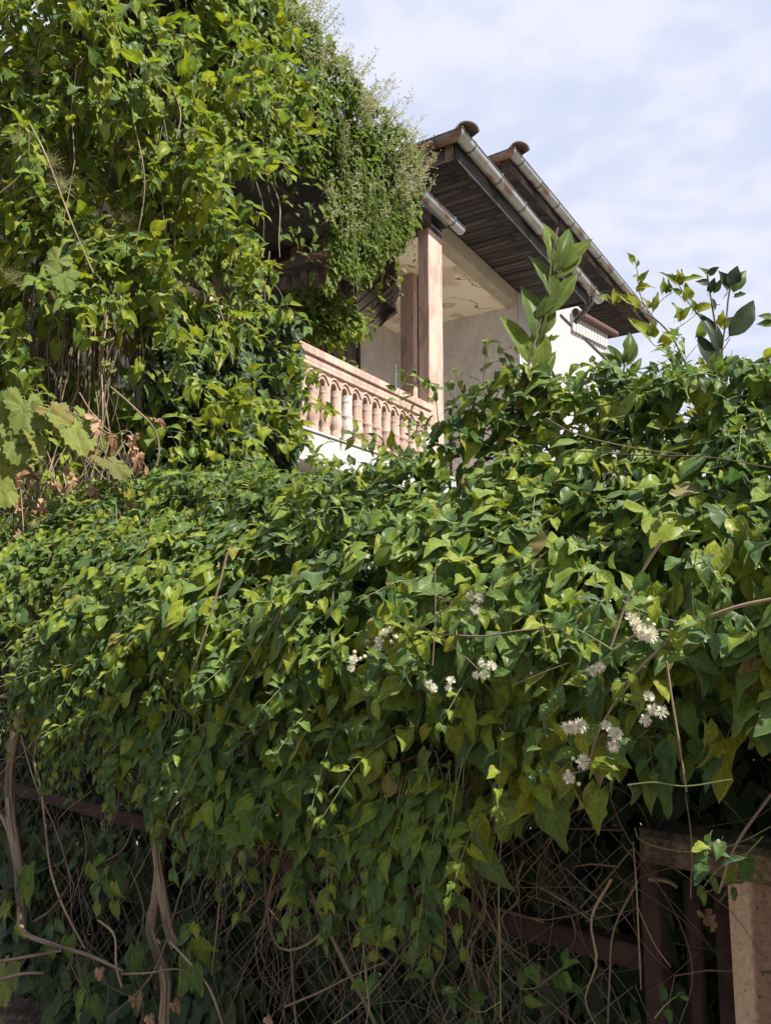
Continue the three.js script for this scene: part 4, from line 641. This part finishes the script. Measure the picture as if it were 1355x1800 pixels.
// ---- bare stems: two woody trunks on the fence and the tangle of dead runners
const trunk = plant('woody_stem', 'pair of bare woody stems twisting down to the rusty fence post', 'stem', onFence(285, 1700, 0.1).setY(0).toArray()), trunkL = plant('woody_stem', 'thick brown bare stem standing at the left edge of the fence', 'stem', onFence(40, 1400, 0.1).setY(0).toArray());
const tangle = plant('dead_runners', 'tangle of thin bare brown runners hanging over the wire mesh under the leaves', 'dead stems', fen(1.6, 0, 0).toArray());
{
  const R = rng(707), P = (p, pts, w, r0, r1, m, s = 8) => stem(p, pts.map(([x, y]) => onFence(x, y, w)), r0, r1, m, s);
  P(trunk, [[255, 1230], [262, 1330], [268, 1410], [276, 1500], [288, 1580], [300, 1640], [312, 1665]], 0.14, 0.0125, 0.017, M.bark); P(trunk, [[285, 1250], [284, 1400], [284, 1480], [276, 1570], [266, 1635], [280, 1680], [292, 1720], [290, 1800]], 0.10, 0.013, 0.019, M.bark);
  P(trunkL, [[62, 1050], [50, 1160], [40, 1240], [22, 1320], [18, 1400], [26, 1470], [35, 1530], [40, 1640]], 0.12, 0.017, 0.022, M.bark); P(trunkL, [[-20, 1420], [8, 1440], [22, 1480]], 0.12, 0.010, 0.012, M.bark);
  // runners traced from the photograph
  P(tangle, [[440, 1320], [482, 1400], [530, 1530], [590, 1660], [660, 1800]], 0.16, 0.006, 0.005, M.twig); P(tangle, [[0, 1226], [60, 1224], [130, 1216], [200, 1206], [260, 1215]], 0.2, 0.006, 0.004, M.barkD);
  P(tangle, [[68, 1300], [60, 1335], [72, 1380], [80, 1450], [90, 1530], [110, 1590], [150, 1668]], 0.2, 0.005, 0.0035, M.pale); P(tangle, [[35, 1600], [38, 1632], [100, 1662], [160, 1680], [218, 1708]], 0.22, 0.009, 0.004, M.bark);
  P(tangle, [[75, 1305], [130, 1325], [180, 1365], [260, 1420]], 0.2, 0.003, 0.002, M.pale); P(tangle, [[175, 1618], [202, 1645], [205, 1700], [215, 1735]], 0.22, 0.004, 0.003, M.pale); P(tangle, [[390, 1520], [385, 1600], [372, 1715]], 0.2, 0.003, 0.002, M.twig);
  P(tangle, [[300, 1655], [345, 1705], [370, 1740], [392, 1800]], 0.2, 0.004, 0.003, M.pale); P(tangle, [[215, 1712], [265, 1710], [310, 1703], [345, 1712]], 0.22, 0.0035, 0.0025, M.twig); P(tangle, [[360, 1430], [320, 1560], [270, 1710], [190, 1790]], 0.2, 0.0025, 0.002, M.twig);
  P(tangle, [[480, 1400], [500, 1460], [470, 1600], [490, 1665], [540, 1660], [600, 1600]], 0.18, 0.0035, 0.003, M.twig); P(tangle, [[520, 1480], [510, 1620], [520, 1800]], 0.17, 0.003, 0.0025, M.twig); P(tangle, [[640, 1380], [645, 1500], [638, 1650], [650, 1780]], 0.2, 0.003, 0.002, M.pale); P(tangle, [[690, 870], [700, 1490]], -0.1, 0.003, 0.003, M.twigD);
  P(tangle, [[500, 1770], [560, 1745], [620, 1715], [680, 1690]], 0.18, 0.003, 0.002, M.twig); P(tangle, [[560, 1500], [600, 1580], [640, 1650], [690, 1700]], 0.18, 0.003, 0.002, M.twig); P(tangle, [[380, 1290], [430, 1305], [480, 1330]], 0.2, 0.007, 0.005, M.bark); P(tangle, [[300, 1415], [360, 1340], [400, 1310]], 0.22, 0.003, 0.002, M.pale);
  P(tangle, [[0, 1690], [60, 1680], [110, 1670]], 0.3, 0.006, 0.004, M.bark); P(tangle, [[0, 1722], [40, 1712], [80, 1710]], 0.32, 0.006, 0.004, M.bark); P(tangle, [[60, 1620], [90, 1600], [120, 1560]], 0.2, 0.005, 0.004, M.barkD);
  P(tangle, [[950, 1560], [1000, 1590], [1040, 1620]], 0.1, 0.003, 0.002, M.twig); P(tangle, [[1140, 1545], [1175, 1550], [1190, 1560]], 0.1, 0.005, 0.004, M.bark);
  for (let i = 0; i < 150; i++) {
    const zone = R(), x = zone < 0.62 ? 430 + R() * 430 : zone < 0.88 ? R() * 430 : 860 + R() * 260, y0 = 1250 + R() * 330, l = 120 + R() * 420, w = -0.02 + R() * 0.2, k = (R() - 0.5) * (R() < 0.3 ? 3.4 : 1.2), bend = (R() - 0.5) * 170;
    const pts = []; for (let q = 0; q <= 6; q++) pts.push([x + k * l * q / 6 * 0.6 + bend * Math.sin(q / 6 * Math.PI) + (R() - 0.5) * 34, y0 + l * q / 6]);
    P(tangle, pts, w, 0.0010 + R() * R() * 0.0032, 0.0005 + R() * 0.0006, pick([M.twig, M.twig, M.twigD, M.pale, M.barkD], R), 4);
  }
  for (let i = 0; i < 1100; i++) {   // fine dry twigs and side shoots
    const t = -0.1 + R() * 5.2, h = 0.1 + R() * 1.35, a = fen(t, h, -0.04 + R() * 0.22), l = 0.08 + R() * 0.24, d = rv(R).add(V(0, -0.5, 0)).normalize(), b = a.clone().addScaledVector(d, l * 0.5), c = b.clone().addScaledVector(d.add(rv(R).multiplyScalar(0.7)).normalize(), l * 0.5);
    stem(tangle, [a, b, c], 0.0008 + R() * 0.0008, 0.0005, pick([M.twig, M.twigD, M.twigD, M.barkD], R), 3, 4);
  }
  for (let i = 0; i < 130; i++) {   // inside the hedge
    const t = -0.8 + R() * 5.5, h = 1.0 + R() * 0.8, a = fen(t, h, R() * 0.2 - 0.1), pts = [a]; let q = a; for (let k = 0; k < 3; k++) { q = q.clone().addScaledVector(FT, (R() - 0.5) * 0.5).add(V(0, (R() - 0.5) * 0.3, 0)).addScaledVector(FN, (R() - 0.4) * 0.12); pts.push(q); }
    stem(tangle, pts, 0.0016 + R() * 0.002, 0.001, pick([M.twig, M.twigD, M.barkD], R), 4, 8);
  }
}

// ---- shoots standing above the hedge
{
  const R = rng(808);
  const bush = plant('laurel_shoot', 'tall upright shoot of big oval leaves standing before the far end of the eave', 'shoot', at(925, 1090, 2.15).setY(0).toArray()), D = 2.15;
  const S = (p, pts, d, r0, r1, m) => stem(p, pts.map(([x, y]) => at(x, y, d)), r0, r1, m, 6);
  const one = (p, bx, by, tx, ty, d, tint, kind = 'lance', wide = 1, gloss = 0.25, nx = 0, dz = 0.02) => { const a = at(bx, by, d), b = at(tx, ty, d - dz), v = b.clone().sub(a); leaf(p, kind, a, v, V(0.15 + nx, 0.25, 0.95).addScaledVector(rv(R), 0.15), v.length(), tint, R, gloss, wide); };
  S(bush, [[905, 720], [935, 620], [960, 520], [972, 440], [980, 400]], D, 0.005, 0.0025, M.bark);
  const LT = PALE.laurel;
  for (const [a, b, c, d, k, w] of [[968, 470, 975, 378, 0, 1.5], [972, 480, 1012, 386, 1, 1.25], [978, 475, 1040, 412, 2, 1.35], [972, 530, 952, 430, 1, 1.5], [976, 490, 1030, 436, 0, 1.3], [955, 560, 1018, 472, 0, 1.15], [945, 600, 938, 490, 1, 1.75], [940, 660, 958, 560, 2, 1.7], [948, 590, 985, 534, 0, 1.4], [930, 640, 896, 540, 2, 1.45], [925, 690, 985, 612, 0, 1.1], [940, 560, 990, 500, 1, 1.2]]) one(bush, a, b, c, d, D, LT[k], 'lance', w * 0.63);
  const s2 = plant('laurel_shoot', 'short upright shoot of four dark oval leaves against the sky beside the white wall', 'shoot', at(1095, 1090, 2.1).setY(0).toArray());
  S(s2, [[1093, 720], [1095, 660], [1098, 630]], 2.1, 0.003, 0.002, M.twigD);
  for (const [a, b, c, d, w] of [[1096, 640, 1070, 605, 1.6], [1096, 638, 1118, 582, 1.8], [1100, 640, 1124, 604, 1.5], [1096, 672, 1132, 625, 1.1], [1090, 650, 1068, 612, 1.7]]) one(s2, a, b, c, d, 2.1, pick(LT, R), 'lance', w * 0.68);
  const s3 = plant('laurel_shoot', 'dark shoot with long folded leaves standing against the sky above the hedge', 'shoot', at(1270, 1090, 1.9).setY(0).toArray());
  S(s3, [[1274, 680], [1268, 620], [1276, 560], [1280, 520], [1290, 480]], 1.9, 0.003, 0.0018, M.twigD); S(s3, [[1268, 640], [1258, 580], [1248, 520], [1242, 480]], 1.9, 0.003, 0.0018, M.twigD); S(s3, [[1270, 615], [1282, 595]], 1.9, 0.0015, 0.0012, M.twigD);
  const DK = PALE.darkleaf;
  for (const [a, b, c, d, w] of [[1280, 592, 1335, 526, 1.45], [1268, 665, 1232, 585, 1.5], [1262, 620, 1244, 540, 1.3], [1272, 680, 1262, 615, 1.2], [1256, 545, 1252, 520, 1.8]]) one(s3, a, b, c, d, 1.9, DK[R() < 0.5 ? 0 : 1], 'lance', w * 0.75, 0.3);
  for (const [a, b, c, d, w] of [[1282, 505, 1298, 465, 1.4], [1284, 508, 1316, 472, 1.2], [1280, 506, 1266, 474, 1.3], [1290, 520, 1308, 514, 1.5], [1245, 500, 1228, 492, 1.2], [1246, 512, 1256, 488, 1.2], [1243, 484, 1234, 468, 1.5], [1245, 482, 1262, 468, 1.3], [1252, 512, 1270, 492, 1.2]]) one(s3, a, b, c, d, 1.9, pick([...DK, LT[1]], R), 'ovate', w * 0.9, 0.3);
  const s4 = plant('twining_shoot', 'thin forked twining shoot with sunlit lime-yellow leaves against the sky', 'shoot', at(1200, 1090, 2.0).setY(0).toArray()), D4 = 2.0, q = (pts, r0, r1, m = M.twigD) => S(s4, pts, D4, r0, r1, m);
  q([[1216, 665], [1200, 630], [1175, 585], [1142, 555], [1110, 545], [1075, 530], [1050, 510]], 0.003, 0.0012); q([[1142, 555], [1125, 520], [1120, 480], [1115, 455]], 0.0014, 0.001); q([[1142, 555], [1165, 525], [1182, 514]], 0.0013, 0.001); q([[1170, 587], [1200, 570], [1232, 545]], 0.0012, 0.001);
  q([[1232, 560], [1215, 540], [1200, 515], [1192, 500], [1180, 480]], 0.0018, 0.0012); q([[1200, 633], [1160, 615], [1140, 598]], 0.0009, 0.0008); q([[1205, 630], [1230, 600]], 0.001, 0.0008); q([[1060, 660], [1120, 650], [1165, 637], [1192, 618]], 0.0012, 0.001, M.twig); q([[1165, 610], [1175, 595]], 0.0008, 0.0007);
  const LM = PALE.lime; let i = 0;
  for (const [a, b, c, d, w] of [[1112, 460, 1104, 444, 1.1], [1118, 468, 1122, 456, 1.4], [1120, 490, 1116, 482, 1.6], [1124, 492, 1140, 474, 0.8], [1126, 505, 1150, 500, 0.8], [1124, 510, 1128, 490, 1.2], [1166, 512, 1168, 488, 1.3], [1174, 512, 1178, 492, 1.0], [1138, 540, 1136, 522, 1.4], [1145, 540, 1160, 514, 0.9], [1082, 530, 1080, 508, 1.6], [1070, 528, 1050, 516, 1.0], [1112, 535, 1084, 508, 0.8], [1118, 540, 1106, 512, 1.2], [1140, 590, 1110, 555, 0.9], [1145, 588, 1152, 562, 1.2], [1165, 602, 1194, 575, 0.9], [1192, 558, 1216, 536, 0.9], [1196, 558, 1190, 530, 1.0], [1218, 544, 1218, 520, 1.0], [1226, 545, 1264, 528, 0.7], [1228, 590, 1236, 562, 1.2], [1262, 570, 1274, 546, 1.2], [1272, 572, 1306, 552, 0.7], [1244, 646, 1274, 624, 0.9], [1236, 652, 1236, 632, 1.1], [1190, 497, 1196, 475, 1.4], [1192, 500, 1168, 474, 0.9], [1196, 496, 1202, 474, 0.9], [1208, 524, 1206, 496, 1.3], [1202, 492, 1236, 480, 0.7], [1194, 518, 1180, 505, 1.0]]) one(s4, a, b, c, d, D4, i++ % 4 === 3 ? LT[2] : LM[i % 3], 'heart', w, 0.2);
  const s5 = plant('twig_shoot', 'small grey-green leafy twig tip against the sky at the right edge', 'shoot', at(1340, 1090, 1.9).setY(0).toArray());
  S(s5, [[1345, 680], [1350, 640], [1360, 590], [1358, 560]], 1.9, 0.0016, 0.001, M.twigD);
  for (const [a, b, c, d] of [[1356, 560, 1338, 552], [1358, 570, 1336, 566], [1352, 640, 1328, 630], [1350, 650, 1318, 660], [1352, 632, 1346, 620], [1345, 655, 1358, 640]]) one(s5, a, b, c, d, 1.9, LT[1], 'ovate', 1, 0.2);
  // upright leafy tips along the hedge top in front of the loggia wall and the column
  const tips = plant('hedge_tip_shoots', 'young leafy vine tips rising over the hedge before the loggia wall', 'vine', at(850, 1090, 2.35).setY(0).toArray());
  for (const [pts, L] of [[[[842, 720], [850, 660], [856, 605]], 0.05], [[[870, 700], [900, 650], [915, 600]], 0.05], [[[835, 720], [812, 690], [800, 655]], 0.035], [[[770, 740], [765, 705], [750, 680]], 0.07], [[[790, 735], [800, 700], [770, 680]], 0.06], [[[990, 690], [1010, 650], [1040, 640]], 0.05], [[[760, 770], [700, 700], [715, 660]], 0.04], [[[600, 830], [566, 812], [556, 800]], 0.05], [[[930, 700], [955, 640], [965, 600]], 0.045], [[[1230, 700], [1236, 660], [1232, 640]], 0.045], [[[1310, 690], [1325, 660], [1340, 640]], 0.05], [[[690, 800], [660, 780], [625, 766]], 0.085], [[[880, 720], [890, 660], [880, 620]], 0.045], [[[1010, 700], [1040, 660], [1060, 650]], 0.055]])
    shoot(tips, pts.map(([x, y]) => at(x, y, 2.3)), { kind: R() < 0.5 ? 'ovate' : 'heart', L, step: L * 0.8, tints: [...PALE.vine, ...PALE.laurel], r: 0.0018, taper: 0.35, up: 0.5, out: 0.5, droop: 0 }, R);
}

// ---- white-flowered clematis in front: stems, small toothed leaves, starry flowers with many stamens
const flowerGeo = (() => {
  const R = rng(909), out = []; for (let v = 0; v < 3; v++) {
    const g = [], a = []; for (let k = 0; k < 4; k++) { const th = k * Math.PI / 2 + v, q = new THREE.PlaneGeometry(0.36, 0.7, 2, 3), p = q.attributes.position; q.translate(0, 0.36, 0); for (let i = 0; i < p.count; i++) { const y = p.getY(i); p.setX(i, p.getX(i) * Math.sin(Math.PI * clamp(y * 0.8 + 0.15, 0, 1))); p.setZ(i, -0.35 * y * y + 0.05); } q.computeVertexNormals(); q.rotateZ(th); g.push(plain(q)); }
    for (let k = 0; k < 95; k++) { const z = 0.15 + R() * 0.85, th = R() * 6.28, s = Math.sqrt(1 - z * z), d = V(Math.cos(th) * s, Math.sin(th) * s, z).multiplyScalar(0.75 + R() * 0.35); a.push(plain(tube([V(0, 0, 0), d.clone().multiplyScalar(0.5).addScaledVector(rv(R), 0.04), d], 0.020, 0.032, 3, 2))); }
    out.push([mergeGeometries(g), mergeGeometries(a)]);
  } return out;
})();
function flower(p, at0, size, R) {
  const g = new THREE.Group(); g.name = 'flower'; const [a, b] = flowerGeo[Math.floor(R() * 3)];
  obj('petals', a, M.petal, g); obj('stamens', b, M.petal, g); g.position.copy(at0).sub(p.pos); g.scale.setScalar(size); g.lookAt(V((R() - 0.5) * 1.4, 1.2 + R() * 1.6, 1.2)); p.root.add(g);
}
{
  const R = rng(1001), clem = plant('white_clematis', 'clematis spray with fluffy white flowers arching over the vine above the concrete lintel', 'clematis', onFence(1120, 1300, 0.3).setY(0).toArray()), clem2 = plant('white_clematis', 'clematis spray with small white flowers across the middle of the hedge', 'clematis', onFence(760, 1300, 0.3).setY(0).toArray());
  const W = 0.54, P = (p, pts, r0, r1, m = M.pale, w = W) => stem(p, pts.map(([x, y]) => onFence(x, y, w)), r0 * 0.8, r1 * 0.8, m, 6);
  P(clem, [[1355, 1053], [1290, 1068], [1215, 1098], [1160, 1140], [1110, 1190], [1080, 1235], [1050, 1290], [1036, 1340]], 0.0032, 0.002); P(clem, [[1160, 1140], [1180, 1112], [1130, 1110], [1085, 1140], [1040, 1175]], 0.0026, 0.0015); P(clem, [[1080, 1145], [1040, 1120], [1012, 1105]], 0.0016, 0.001, M.greenstem); P(clem, [[1082, 1230], [1130, 1245], [1150, 1250]], 0.0013, 0.001, M.greenstem); P(clem, [[1050, 1300], [1025, 1290], [1000, 1285]], 0.0013, 0.001, M.greenstem);
  P(clem, [[1036, 1340], [1022, 1355], [1000, 1360]], 0.0013, 0.001, M.greenstem); P(clem, [[1103, 1380], [1150, 1375], [1200, 1382], [1285, 1370]], 0.0014, 0.0012, M.greenstem, 0.46); P(clem, [[900, 1205], [960, 1180], [1000, 1165]], 0.0016, 0.0012, M.twig); P(clem, [[770, 1115], [850, 1118], [920, 1108], [985, 1107], [1015, 1130]], 0.0022, 0.0015, M.twig); P(clem, [[1040, 1000], [1100, 1060], [1160, 1085], [1215, 1098]], 0.0015, 0.001, M.greenstem);
  P(clem2, [[890, 990], [850, 1018], [795, 1060], [740, 1103], [690, 1140], [640, 1180]], 0.0022, 0.0012, M.twig, 0.5); P(clem2, [[745, 1037], [795, 1060]], 0.0014, 0.001, M.twig, 0.5); P(clem2, [[735, 1103], [692, 1088]], 0.0013, 0.001, M.greenstem, 0.5); P(clem2, [[764, 1000], [765, 1080], [760, 1170]], 0.002, 0.0015, M.twig, 0.46); P(clem2, [[740, 1100], [800, 1140], [850, 1185]], 0.0013, 0.001, M.twig, 0.5);
  const lf = (p, x, y, a, px, w = W + 0.01, t = null) => { const b = onFence(x, y, w), d = -b.z; leaf(p, R() < 0.6 ? 'tooth' : 'ovate', b, V(Math.sin(a), Math.cos(a), 0.35 + 0.3 * R()), hang(R, FN, 0.6, 0.6, 0.4), px / FOC * d, t ?? pick([...PALE.vine, ...PALE.hedge], R), R, 0.5); };
  const around = (p, list, w) => { for (const [x, y, n, px] of list) for (let i = 0; i < n; i++) lf(p, x + (R() - 0.5) * 50, y + (R() - 0.5) * 46, R() * 6.28, px * (0.7 + R() * 0.6), w + (R() - 0.5) * 0.05); };
  around(clem, [[1030, 1200, 14, 30], [1010, 1130, 8, 30], [1000, 1300, 8, 32], [1060, 1330, 6, 36], [1090, 1180, 8, 34], [1110, 1140, 7, 34], [1180, 1130, 8, 36], [1230, 1110, 8, 36], [1300, 1100, 6, 44], [1110, 1240, 6, 28], [950, 1340, 7, 24], [1060, 1020, 6, 40], [1150, 1060, 6, 40], [1090, 1290, 4, 26], [1250, 1500, 8, 32], [980, 1230, 6, 28]], W);
  around(clem2, [[700, 1090, 9, 30], [650, 1150, 8, 30], [720, 1140, 10, 30], [790, 1080, 7, 28], [840, 1075, 7, 30], [860, 1170, 7, 28], [740, 1180, 8, 28], [640, 1215, 8, 28], [620, 1290, 6, 26], [860, 1020, 7, 36]], 0.5);
  for (const [x, y, s] of [[1108, 1090, 15], [1116, 1100, 13], [1128, 1112, 15], [1140, 1116, 15], [1138, 1226, 11], [1146, 1247, 12], [1160, 1250, 13], [1131, 1265, 12], [998, 1277, 13], [1008, 1280, 12], [1018, 1277, 14], [1064, 1279, 12], [1079, 1295, 14], [1084, 1290, 11], [1076, 1311, 12], [1021, 1338, 14], [998, 1370, 11], [1040, 1178, 11], [1052, 1172, 10]]) { const b = onFence(x, y, W + 0.035); flower(clem, b, 1.08 * s / FOC * -b.z, R); }
  for (const [x, y, s] of [[828, 1049, 9], [840, 1050, 10], [834, 1070, 10], [668, 1126, 9], [676, 1112, 8], [664, 1138, 8], [685, 1106, 6], [621, 1160, 9], [617, 1176, 8], [757, 1203, 10], [763, 1212, 8], [793, 1198, 9], [788, 1211, 7], [846, 1166, 8], [862, 1172, 10], [838, 1186, 8], [852, 1188, 9]]) { const b = onFence(x, y, 0.535); flower(clem2, b, 1.08 * s / FOC * -b.z, R); }
  const bg = new THREE.SphereGeometry(1, 8, 6); bg.scale(0.8, 0.8, 1); 
  for (const [p, x, y] of [[clem, 1007, 1333], [clem, 998, 1356], [clem, 1148, 1098], [clem, 1138, 1090], [clem, 1132, 1098], [clem, 1017, 1378], [clem2, 641, 1154], [clem2, 634, 1158], [clem2, 696, 1120], [clem2, 688, 1128], [clem2, 623, 1146]]) { const b = obj('bud', bg, M.bud, p.root), q = onFence(x, y, 0.56); b.position.copy(q).sub(p.pos); b.scale.setScalar(4.4 / FOC * -q.z); }
}
// dry leaves and grass blades on the ground at the left corner
{
  const R = rng(1102), g = plant('fallen_leaf_litter', 'few brown fallen leaves and twigs on the pale soil at the foot of the fence', 'leaf litter', onFence(120, 1780, 0.3).setY(0).toArray());
  for (const [x, y, s] of [[240, 1755, 17], [306, 1762, 13], [175, 1705, 12], [470, 1790, 9], [262, 1788, 12], [1240, 1610, 14]]) leaf(g, 'dead', onFence(x, y, x > 1000 ? 0.02 : 0.24), V(0.4, -0.6, 0.5).addScaledVector(rv(R), 0.3), V(0.1, 0.6, 0.8), s / FOC * 2.9, pick(PALE.dead, R), R, 0.1);
  for (let i = 0; i < 60; i++) { const p = fen(2.35 + R() * 0.7, 0, 0.02 + R() * 0.4); p.y = 0.26 * Math.exp(-(((p.x + 1.68) / 0.55) ** 2) - (((p.z + 3.12) / 0.5) ** 2)) + 0.03; leaf(g, 'dead', p, V(R() - 0.5, 0.1, R() - 0.5), V(0, 1, 0).addScaledVector(rv(R), 0.4), 0.015 + R() * 0.025, pick(PALE.dead, R), R, 0); const e = p.clone().add(V((R() - 0.5) * 0.3, 0.02 * R(), (R() - 0.5) * 0.3)); stem(g, [p, p.clone().lerp(e, 0.5).add(V(0, 0.015, 0)), e], 0.002, 0.0015, M.pale, 4, 3); }
}

// ---- sort every plant's pieces: those that show largest become parts, the rest one mass
{
  const GW = 452, GH = 600, k = GW / 1355, zb = new Float32Array(GW * GH).fill(1e9), id = new Int32Array(GW * GH).fill(-1), all = [];
  for (const p of plants) for (const l of p.leaves) all.push(l);
  all.forEach((l, i) => {
    const [x, y, z] = project(l.c); if (z < 0.1) return; const face = 0.35 + 0.65 * Math.abs(l.n.dot(l.c.clone().sub(V(0, EYE, 0)).normalize())), r = l.L * 0.36 * FOC / z * k, ry = r * face, X0 = Math.max(0, Math.ceil(x * k - r)), X1 = Math.min(GW - 1, x * k + r), Y0 = Math.max(0, Math.ceil(y * k - ry)), Y1 = Math.min(GH - 1, y * k + ry);
    for (let b = Y0; b <= Y1; b++) for (let a = X0; a <= X1; a++) if (((a - x * k) / r) ** 2 + ((b - y * k) / ry) ** 2 < 1 && z < zb[b * GW + a]) { zb[b * GW + a] = z; id[b * GW + a] = i; }
  });
  for (const l of all) l.px = 0; for (const i of id) if (i >= 0) all[i].px++;
  const col = new THREE.Color();
  for (const p of plants) {
    p.leaves.sort((a, b) => b.px - a.px);
    p.leaves.slice(0, p.maxLeaf).forEach((l) => { const o = obj(l.kind === 'dead' ? 'dry_leaf' : 'leaf', BL[l.kind][l.v], leafMat(l.kind, l.t, l.gloss), p.root); o.applyMatrix4(l.m); });
    const rest = p.leaves.slice(p.maxLeaf), by = {}; for (const l of rest) (by[l.kind + l.v] ??= []).push(l);
    if (rest.length) {
      const g = new THREE.Group(); g.name = 'foliage'; g.userData.kind = 'stuff'; p.root.add(g);
      for (const ls of Object.values(by)) { const im = new THREE.InstancedMesh(BL[ls[0].kind][ls[0].v], leafMat(ls[0].kind, [1, 1, 1], ls[0].gloss), ls.length); im.name = 'foliage'; im.userData.kind = 'stuff'; im.castShadow = im.receiveShadow = true; ls.forEach((l, i) => { im.setMatrixAt(i, l.m); im.setColorAt(i, col.setRGB(...l.t)); }); g.add(im); }
    }
    p.stems.sort((a, b) => b.w - a.w);
    p.stems.slice(0, p.maxStem).forEach((s) => obj('stem', s.g, s.m, p.root));
    const rs = {}; for (const s of p.stems.slice(p.maxStem)) (rs[s.m.uuid] ??= [s.m, []])[1].push(s.g);
    const sg = Object.values(rs); if (sg.length) { const g = new THREE.Group(); g.name = 'stem_tangle'; g.userData.kind = 'stuff'; p.root.add(g); for (const [m, gs] of sg) obj('stem_tangle', mergeGeometries(gs.map(plain)), m, g).userData.kind = 'stuff'; }
    if (p.heads) { for (const h of p.heads) { const o = obj(h.name ?? 'seed_head', h.g, h.m, p.root); if (h.name) o.userData.kind = 'stuff'; } }
  }
}

renderer.render(scene, camera);
